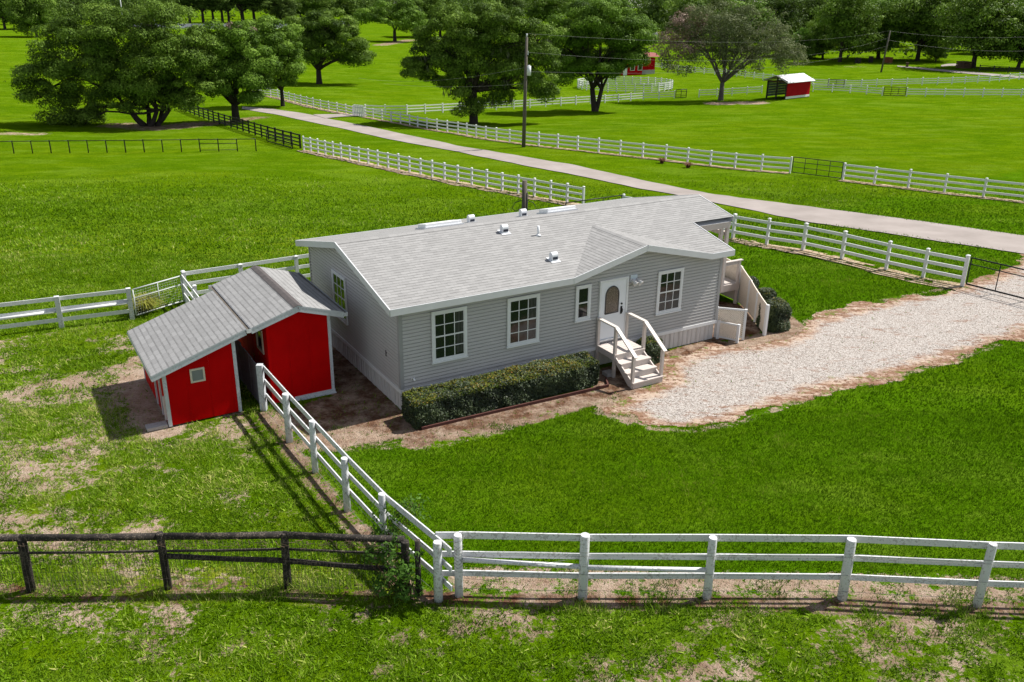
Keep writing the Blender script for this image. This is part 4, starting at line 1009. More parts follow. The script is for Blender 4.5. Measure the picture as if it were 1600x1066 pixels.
fence('rail_fence','white three rail fence bordering the yard between the house and driveway gate',P,1.30,('sq',.13),VR,M_white,M_white,group='white rail fences',seed=4); sand_strip(np.array(P[3:]),off=-.35,w_=.55,s=4)
P=[LW(-19.8,13.4),LW(-17.4,13.2),LW(-15.0,12.95),LW(-12.6,12.75),LW(-10.25,12.5),LW(-7.89,12.28),LW(-5.53,12.05)]
fl=fence('post_and_board_fence','white board fence with wide posts at the left edge behind the yard',P,1.16,('sq',.17),[(1.07,.14,.03,'sq'),(.68,.12,.03,'sq'),(.27,.14,.03,'sq')],M_whiteold,M_white,side=.11,jit=.008,seed=6,cap=False)
m=MB()
for a,b in zip(P[:-1],P[1:]): p=a-P[0]+(0,0,.60);q=b-P[0]+(0,0,.64); m.tube([p,(p+q)/2,q],.055,10)
m.build('brace_rail',M_white,fl)
P=[LW(-3.37,13.02),LW(-1.16,13.07),LW(1.15,13.15),LW(3.5,13.2),LW(5.8,13.3),LW(8.1,13.4),LW(10.4,13.6)]
fence('post_and_board_fence','white board fence running behind the gable shed and the house',P,1.22,('sq',.14),[(1.13,.15,.03,'sq'),(.70,.14,.03,'sq'),(.28,.14,.03,'sq')],M_whiteold,M_white,side=.09,jit=.006,seed=7)
P=np.array([at(*q) for q in [(571,178.5),(588,179.8),(634,179.3),(720,174.5),(803,170.4),(882,165),(960,160),(1001,156.5),(1053.5,154)]])
up=resample(P,int(pathlen(P)/3.0)+1); fence('rail_fence','white rail fence across the far field behind the two big oaks',up,1.3,('sq',.14),VR,M_white,M_white,group='white rail fences',seed=8)
P=np.array([at(*q) for q in [(1092,152),(1112,151.5),(1147,149),(1190,146)]])
P=resample(P,int(pathlen(P)/3)+1); fence('rail_fence','short white rail fence behind the round grey tree, ending at the red horse shelter',P,1.3,('sq',.14),VR,M_white,M_white,group='white rail fences',seed=9)
P=np.array([at(*q) for q in [(1270,143),(1313,144.3),(1345,146.5),(1378,149.5)]])
P=resample(P,int(pathlen(P)/3)+1); fence('rail_fence','white rail fence between the red horse shelter and the far dark gate',P,1.35,('sq',.14),VR,M_white,M_white,group='white rail fences',seed=10)
P=np.array([at(*q) for q in [(1416,150.5),(1500,151.2),(1600,151.5),(1720,152)]])
P=resample(P,int(pathlen(P)/3)+1); fence('rail_fence','white rail fence right of the far dark gate, in front of the right hand oaks',P,1.35,('sq',.14),VR,M_white,M_white,group='white rail fences',seed=11)
P=np.array([at(*q) for q in [(1021,106),(1050,109.5),(1095,115),(1150,119.5),(1194,125),(1272,134),(1330,136.5),(1405,134),(1480,132),(1540,129),(1600,124),(1700,117)]])
P=resample(P,min(95,int(pathlen(P)/3.2)+1)); fence('rail_fence','farthest white rail fence curving past the red horse shelter toward the right hand oaks',P,1.35,('sq',.14),VR,M_white,M_white,group='white rail fences',seed=12)
P=np.array([at(*q) for q in [(395,147),(430,152),(445,156),(494,169),(542.5,178.5),(552,181)]])
P=resample(P,int(pathlen(P)/2.6)+1); fence('rail_fence','white rail fence beyond the lane, ending at the slatted white gate',P,1.3,('sq',.14),VR,M_white,M_white,group='white rail fences',seed=13); sand_strip(P,off=-.3,w_=.6,s=5)
P=np.array([at(*q) for q in [(225,46),(330,47),(430,46),(540,38.5)]])
P=resample(P,40); fence('rail_fence','distant pale rail fence in front of the shaded road below the woods',P,1.35,('sq',.14),VR,M_shedtrim,M_shedtrim,group='white rail fences',seed=14)
P=np.array([at(*q) for q in [(284,172),(338,192.5),(371.5,202.6),(425,219.5),(469.5,232)]])
P=resample(P,int(pathlen(P)/2.4)+1); fence('board_fence','black board fence running from the big left oak down to the white lane fence',P,1.35,('sq',.15),[(1.27,.14,.04,'sq'),(.92,.13,.04,'sq'),(.57,.13,.04,'sq'),(.24,.13,.04,'sq')],M_blackmetal,M_blackmetal,seed=15)
P=[at(-7,240.3)]+[at(22+29.1*k,240-.28*k) for k in range(14)]
fpi=fence('pipe_fence','thin dark pipe fence in front of the big left oak with one hanging gate panel',P,1.18,('rd',.05),[(1.14,.06,.038,'rd')],M_blackmetal,M_blackmetal,seed=16)
a,b=P[11],P[13]; bars(fpi,'gate_panel',M_blackmetal,[(a+(0,0,.15),b+(0,0,.15)),(a+(0,0,.75),b+(0,0,.75))],P[0],rd=.03)
P=np.array([at(*q) for q in [(1530,111.5),(1600,116),(1700,122)]])
P=resample(P,int(pathlen(P)/3)+1); fence('board_fence','dark rail fence beside the far driveway at the right edge',P,1.35,('sq',.16),[(1.25,.12,.04,'sq'),(.85,.12,.04,'sq'),(.45,.12,.04,'sq')],M_blackmetal,M_blackmetal,seed=17)
# round pen
C=at(976,138.3); rad=73.5*depth(C)/FPX
P=[np.array([C[0]+rad*math.cos(2*math.pi*k/34),C[1]+rad*math.sin(2*math.pi*k/34)*.98]) for k in range(35)]
P=[np.array([p[0],p[1],tz(*p)]) for p in P]
fence('round_pen','round white railed horse pen in the far field before the red barn',P,1.5,('sq',.16),[(1.42,.13,.05,'sq'),(1.05,.13,.05,'sq'),(.68,.13,.05,'sq'),(.31,.13,.05,'sq')],M_white,M_white,cat='pen',seed=18)
# ------------------------------------------------------------------ gates
def gate(name,label,a,b,h,mat,nv,rails,rd,group=None,z0=.12,mesh=False):
    a=np.array(a,float);b=np.array(b,float); t=thing(name,label,'gate',a,0,group); Z=lambda p,z:p+np.array([0,0,z])
    bars(t,'frame',mat,[(Z(a,z0),Z(a,h)),(Z(b,z0),Z(b,h)),(Z(a,h),Z(b,h)),(Z(a,z0),Z(b,z0))],a,rd=rd)
    bars(t,'crossbar',mat,[(Z(a,z),Z(b,z)) for z in rails],a,rd=rd*.75)
    segs=[(Z(a+(b-a)*k/nv,z0),Z(a+(b-a)*k/nv,h)) for k in range(1,nv)]
    if segs: bars(t,'upright',mat,segs,a,rd=rd*.8)
    if mesh:
        m=MB(); n=int(np.linalg.norm(b-a)/.1)
        for k in range(1,n): m.tube([(b-a)*k/n+(0,0,z0),(b-a)*k/n+(0,0,h)],.0028,3,False)
        for k in range(1,10): z=z0+(h-z0)*k/10; m.tube([(0,0,z),b-a+np.array([0,0,z])],.0028,3,False)
        m.build('wire_mesh',M_galv,t)
    return t
gate('mesh_gate','grey pipe and wire gate left of the lean-to shed',LW(-5.38,12.02),LW(-3.5,12.9),1.12,M_galv,2,(.78,),.028,mesh=True)
a,b=at(1509,448),at(1650,484); gate('pipe_gate','black pipe gate closing the gravel driveway at the right edge',a,b,1.28,M_blackmetal,3,(1.0,.14),.03,z0=.12)
a,b=at(1237,271.5),at(1314,281.2); gate('pipe_gate','black pipe gate in the white fence across the lane',a,b,1.32,M_blackmetal,4,(.95,.55),.032)
a,b=at(883,349),at(970,335.5); gate('pipe_gate','black pipe gate half hidden behind the house roof',a,b,1.25,M_blackmetal,3,(.95,.6),.03)
a,b=at(1055.5,154),at(1072,153.4); gate('pipe_gate','small dark pipe gate in the far field left of the round grey tree',a,b,1.45,M_blackmetal,2,(1.1,.7,.4),.06)
a,b=at(1380,150),at(1414,150.4); gate('pipe_gate','dark pipe gate in the far white fence right of the red horse shelter',a,b,1.45,M_blackmetal,3,(1.1,.75,.4),.055)
a,b=at(1293,137.5),at(1318,138); gate('pipe_gate','small dark pipe gate just right of the red horse shelter',a,b,1.5,M_blackmetal,2,(1.1,.7,.4),.06)
a,b=at(427,220.5),at(468,232.5); gate('pipe_gate','small black gate panel leaning where the black board fence meets the white fence',a+np.array([-.5,-.6,0]),b+np.array([-.5,-.6,0]),1.1,M_blackmetal,3,(.75,.4),.045)
a,b=at(554,181.3),at(567.5,182.6); t=thing('picket_gate','narrow white slatted gate at the end of the paved spur','gate',a)
m=MB()
for k in range(6): p=(b-a)*k/5; m.box(p[0]-.09,p[0]+.09,p[1]-.05,p[1]+.05,p[2]+0,p[2]+1.5)
m.build('slats',M_white,t); bars(t,'crossbar',M_white,[(a+(0,.08,.5),b+(0,.08,.5)),(a+(0,.08,1.2),b+(0,.08,1.2))],a,.05,.12)
# ------------------------------------------------------------------ poles and wires
def topz(base,px,py):
    d=ray(px,py); t=base[1]/d[1]; return CAM[2]+t*d[2],CAM[0]+t*d[0]
pb_=at(818,230); h1,x1=topz(pb_,823,58)
p1=thing('utility_pole','tall wooden utility pole with a grey transformer beside the lane','pole',pb_)
top1=np.array([x1-pb_[0],0,h1-pb_[2]])
m=MB(); m.tube([(0,0,-.5),top1*.5,top1],[.19,.16,.125],12); m.build('post',M_polewood,p1)
zt=lambda py:(topz(pb_,820,py)[0]-pb_[2])
m=MB(); zz=zt(118); m.tube([(.38,-.05,zz),(.38,-.05,zz+.85)],[.2,.2],14); m.tube([(.38,-.05,zz+.85),(.38,-.05,zz+.93)],[.2,.08],14); m.box(.05,.2,-.1,.0,zz+.2,zz+.8); m.build('transformer',M_plate,p1)
m=MB(); m.box(.05,.32,-.07,.07,zt(86),zt(80)); m.tube([(top1[0],0,top1[2]),(top1[0],0,top1[2]+.3)],.06,8); m.build('insulator',M_plate,p1)
pc=at(1376.5,113); h2,x2=topz(pc,1391,48)
p2=thing('utility_pole','leaning dark utility pole in front of the right hand oaks','pole',pc); top2=np.array([x2-pc[0],0,h2-pc[2]])
m=MB(); m.tube([(0,0,-.5),top2*.5,top2],[.22,.19,.15],10); m.build('post',M_polewood,p2)
u=along(819.5,305,44.5); ub=np.array([u[0],u[1],tz(u[0],u[1])]); ht=along(819.5,282,44.5)[2]-ub[2]
p3=thing('service_post','short dark wooden service post with cable loops behind the house','post',ub)
m=MB(); m.tube([(0,0,-.4),(0,0,ht)],[.135,.125],14); m.build('post',M_polewood,p3)
m=MB()
for s_ in (-1,1):
    z=ht-1.35; m.tube([(s_*.1,-.05,z+.35),(s_*.45,-.1,z+.25),(s_*.62,-.1,z-.05),(s_*.45,-.1,z-.2),(s_*.12,-.08,z-.05)],.018,6)
m.tube([(.14,-.04,0),(.14,-.04,ht-.6)],.03,6); m.build('cable_loop',M_cable,p3)
def wire(name,label,a,b,sag,rd=.0065):
    a=np.array(a);b=np.array(b);m=MB(); n=14; pts=[a+(b-a)*k/n-a+np.array([0,0,-4*sag*(k/n)*(1-k/n)]) for k in range(n+1)]
    m.tube(pts,rd,4,False); o=m.build(name,M_wire); o.location=tuple(a); tag(o,label,'wire'); return o
T1=pb_+top1; T2=pc+top2
wire('power_line','topmost thin power line between the tall pole and the leaning pole',T1+(0,0,.3),T2,1.5)
wire('power_line','second power line between the two utility poles, below the topmost one',pb_+np.array([.3,0,zt(82)]),T2-(0,0,1.5),2.4)
wire('power_line','lowest sagging cable between the two utility poles',pb_+np.array([.1,0,zt(112)]),T2-(0,0,3.2),2.0)
e1=along(1660,64,T2[1]*.97);e2=along(1660,83,T2[1]*.97)
wire('power_line','upper cable from the leaning pole out of the frame at the right',T2-(0,0,.1),along(1660,54,T2[1]*.97),1.0,.014)
wire('power_line','lower cable from the leaning pole out of the frame at the right',T2-(0,0,2.0),along(1660,77,T2[1]*.97),1.2,.016)
wire('power_line','cable leading left from the tall pole in front of the oak crown',pb_+np.array([-.1,0,zt(106)]),along(560,122,T1[1]*1.45),.8)
wire('power_line','lower cable leading left from the tall pole past the oak trunk',pb_+np.array([-.1,0,zt(131)]),along(600,131,T1[1]*1.1),.3)
for (px,py0,py1) in ((243,44,20),(194,40,-6)):
    q=at(px,py0+4); hz,_=topz(q,px,py1); m=MB(); m.tube([(0,0,0),(0,0,hz-q[2])],[.22,.18],8); m.tube([(0,0,hz-q[2]),(.9,0,hz-q[2]+.3)],.12,6)
    o=m.build('light_pole',M_galv); o.location=tuple(q); tag(o,'thin pale light pole before the far woods, '+('shorter and farther right of the two' if px==243 else 'taller and left of the other'),'pole','pale poles by the far road')
# ------------------------------------------------------------------ red horse shelter in the far field
c0,c1,c2=at(1227,156),at(1264,151.8),at(1193,154.5)
e1=(c1-c0);e1[2]=0;l1=np.hypot(e1[0],e1[1]);e1/=l1; e2=np.array([-e1[1],e1[0],0]); l2=abs((c2-c0)@e2); 
ang=math.atan2(e1[1],e1[0]); k_=depth(c0)/FPX; he=27*k_*1.0; l1=max(l1,4.5)
rs=thing('horse_shelter','red run-in horse shelter with white metal roof and open dark front, far field','shed',c0,ang)
m=MB(); m.box(0,l1,0,.06,.45,he); m.build('side_wall',M_red2,rs)
m=MB(); m.box(-.01,l1+.01,-.02,.07,.12,.47); m.build('base_board',M_white,rs)
m=MB()
for k in range(6): m.box(.05,l1,l2-.05,l2,.2+k*.42,.2+k*.42+.38)
for k in range(6): m.box(l1-.05,l1,.08,l2-.06,.2+k*.42,.2+k*.42+.38)
m.build('back_wall',painted('grey_planks',(.16,.20,.23),.2,.8,1.5),rs)
for (x,y) in ((.08,.1),(.08,l2/2),(.08,l2-.1),(l1-.12,.12)):
    m=MB(); m.box(x-.1,x+.1,y-.1,y+.1,-.2,he+ (0.9 if abs(y-l2/2)<.1 else 0)); m.build('post',M_black,rs)
m=MB(); ap=he+l2*.5*.42
for s_,(ya,yb) in enumerate(((-.5,l2/2),(l2/2,l2+.5))):
    za,zb=(he-.5*.42+.1,ap+.1) if s_==0 else (ap+.1,he-.5*.42+.1)
    m.hexa([(x,y,(za if y==ya else zb)+o_) for o_ in (-.07,.0) for y in (ya,yb) for x in (-.6,l1+.5)])
    for k in range(int(l1/.4)): 
        x=-.5+k*.42; m.hexa([(xx,y,(za if y==ya else zb)+o_) for o_ in (.001,.03) for y in (ya,yb) for xx in (x,x+.05)])
m.build('roof',M_metalroof,rs)
m=MB(); m.bar((-.5,-.4,he-.05),(-.5,l2/2,ap+.0),.06,.22); m.bar((-.5,l2/2,ap+.0),(-.5,l2+.4,he-.05),.06,.22); m.bar((.08,.1,he-.1),(.08,l2-.1,he-.1),.12,.22); m.build('roof_beam',M_brown,rs)
# red barn behind the right oak
b0,b1,b2=at(970,118.2),at(1003,116.8),at(1019,114.8)
e1=(b1-b0);e1[2]=0;l1=np.hypot(e1[0],e1[1]);e1/=l1;e2=np.array([-e1[1],e1[0],0]);k_=depth(b1)/FPX
l2=max(5.0,abs((b2-b1)@e2)); bh=27*k_; ang=math.atan2(e1[1],e1[0])
bn=thing('red_barn','two storey red barn half hidden behind the right hand oak in the far field','barn',b0,ang)
l1b=(b2-b0)@e1
m=MB(); m.box(0,l1,0,7,0,bh); m.box(l1,l1b,.8,7,0,bh*.92); m.box(.1*l1,.85*l1,1.5,6,bh,bh*1.45); m.build('wall',M_red2,bn)
m=MB(); m.hexa([(x,y,z) for z,q in ((bh*1.45,.5),(bh*1.75,0)) for y in ((1.1,6.4) if q else (3.6,3.9)) for x in (.0,.95*l1)]); m.hexa([(x,y,z) for z,q in ((bh,.5),(bh*1.18,0)) for y in ((-.4,7.4) if q else (1.6,5.9)) for x in (-.3,l1b+.4)]); m.build('roof',painted('dull_red_roof',(.26,.07,.06),.1,.5,1),bn)
m=MB(); m.box(.10*l1,.10*l1+1.0,-.06,0,0,2.2); m.build('door',M_white,bn)
for x0 in (.42*l1,.78*l1):
    m=MB(); m.box(x0,x0+1.2,-.05,0,1.0,2.3); wn=m.build('window',M_white,bn)
    m=MB(); m.box(x0+.12,x0+1.08,-.07,-.051,1.12,2.18); m.build('pane',M_glass,wn)
m=MB(); m.box(l1+.0,l1b+.02,.72,.8,0,1.0); m.build('base_wall',M_concrete,bn)
def house_far(name,label,px,py,wpx,hpx,wallm,roofm,dp=7):
    q=at(px,py); k=depth(q)/FPX; w_=wpx*k;h_=hpx*k; t=thing(name,label,'house',q)
    m=MB(); m.box(-w_/2,w_/2,0,dp,-.5,h_*.6); m.build('wall',wallm,t)
    m=MB(); m.hexa([(x,y,z) for z,q_ in ((h_*.6,1),(h_,0)) for y in ((-.6,dp+.6) if q_ else (dp*.45,dp*.55)) for x in (-w_/2-.6,w_/2+.6)]); m.build('roof',roofm,t)
    for i in (-.25,.2):
        m=MB(); m.box(w_*i,w_*i+1.2,-.04,0,h_*.2,h_*.45); m.build('window',M_glass,t)
    return t
house_far('far_house','low pale roofed house glimpsed under the right hand oaks',1345,71,58,17,M_brown,M_metalroof)
house_far('far_house','small brown house in the distance right of the red barn',1018,66,14,14,painted('tan_wall',(.20,.14,.12),.1,.8,1),M_plate,5)
def crate(px,py,wpx,hpx,label,mat):
    q=at(px,py);k=depth(q)/FPX;w_=wpx*k;h_=hpx*k;t=thing('crate',label,'crate',q,random.uniform(-.5,.5))
    m=MB()
    for i in range(4): m.box(-w_/2,w_/2,-w_/2,w_/2,h_*i/4,h_*(i+1)/4-.06)
    m.build('slats',mat,t,bevel=.02)
    m=MB(); m.box(-w_/2-.06,w_/2+.06,-w_/2-.06,w_/2+.06,h_-.058,h_); m.build('lid',mat,t)
crate(1340,99,7,8,'left one of two dark boxes between the oak trunks right of the shelter',M_black)
crate(1360,97.5,6,9,'right one of two dark boxes between the oak trunks right of the shelter',M_black)
crate(1387,98,10,8,'rusty orange brown box beneath the oak beside the leaning pole',painted('orange_brown',(.28,.10,.05),.2,.8,1))
crate(1417,105,4,7,'small brown box at the near end of the far driveway',M_brown)
crate(1505,106.5,16,10,'large dark brown box beneath the rightmost oak',M_brown)
# ------------------------------------------------------------------ vegetation
def quads(C,A_,B_):
    V=np.stack([C-A_-B_*.25,C-A_*.15-B_,C+A_-B_*.1,C+A_*.1+B_],1).reshape(-1,3)
    return V,np.arange(len(C)*4).reshape(-1,4)
def rdir(r,n):
    v=r.normal(size=(n,3)); return v/np.linalg.norm(v,axis=1)[:,None]
def crown_pts(r,lobes,n,clump,flat=.7,low=.25,inner=.45):
    "leaves on the shells of distinct clumps spread over the lobes"
    ar=np.array([max(l[1][0],.1)*max(l[1][2],.1) for l in lobes])**.9; cnt=(n*ar/ar.sum()).astype(int)
    Ps=[];Ts=[];Ns=[]
    for (c,rd),k in zip(lobes,cnt):
        c=np.array(c);rd=np.array(rd); ncl=max(7,int(4.3*(rd[0]*rd[1]*rd[2])**(2/3)/(clump*clump)))
        d=rdir(r,ncl*3); keep=(d[:,2]>-.70)|(r.uniform(0,1,len(d))<low); d=d[keep][:ncl]; ncl=len(d)
        u=np.where(r.uniform(0,1,ncl)<.75,r.uniform(.78,1.10,ncl),r.uniform(inner,.85,ncl)); u=np.where(r.uniform(0,1,ncl)<.10,r.uniform(1.1,1.32,ncl),u)
        cc=c+d*rd*u[:,None]; cs=clump*r.uniform(.55,1.3,ncl); ct=r.normal(.46,.16,ncl)
        w_=cs**2; w_=w_/w_.sum(); idx=r.choice(ncl,k,p=w_)
        dd=rdir(r,k)+np.array([0,0,.35])+.25*d[idx]; dd/=np.linalg.norm(dd,axis=1)[:,None]
        rr_=np.abs(r.normal(.88,.12,k))+(r.uniform(0,1,k)<.08)*r.uniform(0,.5,k)
        off=dd*(rr_*cs[idx])[:,None]*np.array([1,1,flat])
        Ps.append(cc[idx]+off);Ts.append(np.clip(ct[idx]+r.normal(0,.13,k),0,1)); Ns.append(dd)
    return np.concatenate(Ps),np.concatenate(Ts),np.concatenate(Ns)
def leafmesh(name,mat,r,lobes,n,size,clump,parent=None,flat=.6,asp=.5,mi=None,**kw):
    P,T,N=crown_pts(r,lobes,n,clump,flat,**kw)
    nn=N+np.array([0,0,.15])+r.normal(0,.34,P.shape); nn/=np.linalg.norm(nn,axis=1)[:,None]
    a=np.cross(nn,rdir(r,len(P))); a/=np.linalg.norm(a,axis=1)[:,None]+1e-9; b=np.cross(nn,a)
    s=size*r.uniform(.6,1.3,len(P))[:,None]
    V,F=quads(P,a*s,b*s*asp); 
    return npmesh(name,V,F,mat,parent,attrs={'tint':np.repeat(T,4)},mi=None if mi is None else mi(P,T,r))
def limb(m,r,a,b,r0,r1,wob=.12,n=6,sag=0):
    a=np.array(a,float);b=np.array(b,float);Ln=np.linalg.norm(b-a); pts=[]
    w1=rdir(r,1)[0]*Ln*wob;w2=rdir(r,1)[0]*Ln*wob*.5
    for k in range(n+1):
        t=k/n; p=a+(b-a)*t+w1*math.sin(math.pi*t)+w2*math.sin(2*math.pi*t); p[2]+=Ln*.10*math.sin(math.pi*t)*(1 if sag==0 else -sag); pts.append(p)
    m.tube(pts,[r0+(r1-r0)*(k/n) for k in range(n+1)],7,True); return pts
def trunkmesh(name,mat,r,stems,lobes,rt,fork,parent,twigs=5,flare=1.5):
    m=MB()
    for i,(bx,by,lean) in enumerate(stems):
        top=np.array([bx+lean[0],by+lean[1],fork]); rr_=rt*(1 if i==0 else .8)
        base=np.array([bx,by,-.4])
        m.tube([base,base+(0,0,.55),base+(top-base)*.45+(0,0,.1),top],[rr_*flare,rr_*1.12,rr_*.95,rr_*.82],12)
        mine=[l for k,l in enumerate(lobes) if len(stems)==1 or k%len(stems)==i]
        for (c,rd) in mine:
            c=np.array(c); e=c+np.array([0,0,-.25*rd[2]])
            pts=limb(m,r,top-(0,0,.15),e,rr_*.58,rr_*.20)
            for k in range(twigs):
                d=rdir(r,1)[0]; d[2]=abs(d[2])*.6; st_=pts[r.integers(2,len(pts))]
                limb(m,r,st_,c+d*np.array(rd)*.85,rr_*.16,.025,wob=.15,n=4)
    return m.build(name,mat,parent)
def tree(name,label,bpx,lobes_px,rt,fork_px,n,size,clump=1.15,mat=None,bk=None,stems=None,group=None,moss=0,seed=0,extra=None,flat=.6,twigs=5,dz=0,low=.25):
    r=np.random.default_rng(100+seed)
    b=at(*bpx); k=depth(b)/FPX; t=thing(name,label,'tree',b,0,group)
    lobes=[]
    for l in lobes_px:
        px,py,rx,ry=l[:4]; off=l[4] if len(l)>4 else r.uniform(-.25,.25)*rx*k
        q=along(px,py,b[1]+off)-b; lobes.append((q,(rx*k,max(rx*k*.9,1.2),ry*k)))
    fork=along(bpx[0],fork_px,b[1])[2]-b[2]
    leafmesh('crown',mat or M_oak,r,lobes,n,size,clump,t,flat,low=low)
    st_=stems or [(0,0,(0,0))]
    trunkmesh('trunk',bk or M_bark,r,[(s[0]*k,s[1],(s[2][0]*k,s[2][1])) for s in st_],[l for l,q in zip(lobes,lobes_px) if q[3]>=15],rt,fork,t,twigs)
    if moss:
        P=[];A_=[];B_=[]
        ls=[l for l in lobes]
        for i in range(moss):
            c,rd=ls[r.integers(len(ls))]; d=rdir(r,1)[0]; d[2]=-abs(d[2])*.55+.05; p=np.array(c)+d*np.array(rd)*r.uniform(.75,1.0); ln=r.uniform(.35,1.0)
            for q in range(5):
                P.append(p+r.normal(0,.14,3)-(0,0,ln*.5)); a=r.uniform(0,6.28); A_.append((math.cos(a)*.05,math.sin(a)*.05,0)); B_.append((r.normal(0,.04),r.normal(0,.04),ln*r.uniform(.35,.6)))
        V,F=quads(np.array(P),np.array(A_),np.array(B_)); tag(npmesh('hanging_moss',V,F,M_moss,t,attrs={'tint':np.repeat(r.uniform(.2,.9,len(P)),4)}),kind='stuff')
    if extra: 
        for nm,m_,lp,n_,s_,c_ in extra:
            ll=[]
            for (px,py,rx,ry) in lp: q=along(px,py,b[1])-b; ll.append((q,(rx*k,rx*k,ry*k)))
            leafmesh(nm,m_,r,ll,n_,s_,c_,t,flat)
    return t
tree('oak_tree','huge spreading dark oak with several stems above the thin pipe fence at the left',(232,197),
 [(110,85,55,42),(75,130,38,32),(150,60,55,34),(205,70,50,50),(262,85,48,42),(300,110,32,36),(165,120,60,42),(230,130,50,38),(120,165,28,26),(255,150,30,24),(290,140,24,22),(180,45,40,24),(240,45,45,25),(62,148,26,20),(300,75,30,30),(312,152,22,20),(95,176,28,20),(132,190,26,15),(270,160,20,14),(190,152,26,18),(232,150,24,14)],.36,170,150000,.135,1.3,M_oak,
 stems=[(-8,0,(-16,-.5)),(0,.3,(-2,.8)),(6,-.4,(12,.3)),(11,.6,(26,-.8)),(14,.2,(8,.6))],seed=1,twigs=4)
tree('oak_tree','rounded green oak at the end of the lane, right of the huge spreading oak',(369,190),
 [(340,90,32,36),(385,95,34,40),(360,130,36,34),(398,135,24,34),(330,125,24,26),(368,65,30,24),(408,105,18,28),(330,70,22,24)],.5,162,75000,.135,1.2,M_oak2,seed=2,extra=[('dead_top',M_pink,[(362,46,16,7),(385,50,10,7)],900,.16,.6)])
tree('oak_tree','narrow upright oak with a slim trunk beside the start of the lane',(442,166),
 [(428,70,28,28),(445,95,26,26),(415,100,20,26),(440,125,22,18),(455,72,18,24),(405,62,22,20),(420,50,22,16)],.30,140,48000,.145,1.15,M_oak2,seed=3)
tree('oak_tree','dark mossy oak standing alone in the bright field left of centre',(499,131),
 [(500,50,34,30),(470,70,22,24),(535,62,28,26),(500,80,34,20),(560,82,22,16),(520,35,28,18),(478,45,22,20),(548,92,16,10)],.55,108,72000,.16,1.35,M_oak,seed=4,moss=130,twigs=5)
tree('oak_tree','low domed oak on the rise with a bare sandy patch beneath it',(617,65),
 [(600,22,26,17),(632,20,24,17),(580,28,18,14),(618,30,30,12),(648,30,16,12)],.6,48,20000,.30,1.9,M_oak2,seed=5)
tree('oak_tree','large dark oak left of the tall utility pole',(740,193),
 [(700,55,42,38),(745,45,48,36),(790,70,44,40),(690,100,44,36),(740,95,50,38),(800,115,38,30),(835,95,26,34),(845,135,18,18),(665,85,22,22),(775,30,34,20),(712,135,26,18),(728,158,16,20),(780,150,22,14),(840,60,22,22)],.52,140,125000,.135,1.3,M_oak,seed=6,moss=170,twigs=5)
tree('oak_tree','large rounded oak with a forked trunk right of the tall utility pole',(930,174),
 [(905,45,38,32),(950,40,42,30),(985,55,28,32),(890,80,34,32),(940,85,44,32),(978,76,26,20),(915,112,34,16),(872,65,18,26),(935,20,34,14),(875,105,20,14),(955,108,18,10),(992,84,14,15)],.42,138,115000,.145,1.35,M_oak2,seed=7,moss=60,stems=[(-1,0,(-5,.3)),(1.5,.2,(7,-.3))],twigs=5)
tree('grey_tree','broad round feathery grey green tree with bare lower limbs and a dry pinkish side',(1126,157),
 [(1085,50,38,34),(1130,35,46,30),(1175,45,42,32),(1215,70,34,26),(1160,80,40,22),(1105,85,32,20),(1190,92,30,14),(1240,85,20,16),(1135,60,40,26),(1060,104,22,13),(1232,104,20,11),(1155,104,28,12)],.42,128,36000,.14,1.2,M_olive,M_barkgrey,seed=8,twigs=11,extra=[('dry_foliage',M_pink,[(1058,65,28,24),(1075,38,24,18),(1050,92,16,16)],6500,.15,1.0)],flat=.7,low=.1)
# generic trees, built once per kind then copied with their parts
def proto(lobes,rt,fork,n,size,clump,mat,seed,twigs=3):
    r=np.random.default_rng(300+seed)
    t=thing('oak_tree','x','tree'); leafmesh('crown',mat,r,lobes,n,size,clump,t); trunkmesh('trunk',M_bark,r,[(0,0,(r.uniform(-.4,.4),0))],lobes,rt,fork,t,twigs); return t
def rlobes(seed,k,W_,H_,z0):
    r=np.random.default_rng(seed); out=[]
    for i in range(k):
        a=r.uniform(0,6.28); q=r.uniform(.15,.66); z=z0+(H_-z0)*(r.uniform(.18,.78) if q<.5 else r.uniform(.15,.55)); out.append(((math.cos(a)*W_/2*q,math.sin(a)*W_/2*q,z),(W_*r.uniform(.22,.32),W_*r.uniform(.22,.32),(H_-z0)*r.uniform(.20,.30))))
    out.append(((0,0,H_*.72),(W_*.28,W_*.28,H_*.26))); return out
PR={}
def kind(k):
    if k not in PR:
        s={'a':(1,15,14,13,1.7,M_oak),'b':(2,14,12,14,1.9,M_oak2),'c':(3,12,13,11,1.6,M_oak),'d':(4,15,15,15,1.3,M_far),'e':(5,9,8,9,.6,M_lime),'f':(6,8,8,17,5.5,M_far)}[k]
        PR[k]=(proto(rlobes(s[0]*13,s[1],s[2],s[3],s[4]),.42,max(s[4]*.95,2.2),26000,.26,1.55,s[5],s[0]),s[2],s[3],[0])
    return PR[k]
def ptree(k,px,py,hpx,wpx,label,group):
    t,W_,H_,used=kind(k); b=at(px,py); kk=depth(b)/FPX
    o=t if not used[0] else copy_tree(t); used[0]=1
    sx=wpx*kk/W_; sz=hpx*kk/H_; o.location=tuple(b); o.scale=(sx,sx,sz); o.rotation_euler=(0,0,random.uniform(0,6.28)); tag(o,label,'tree',group); return o
G1='oaks along the far right edge of the field'
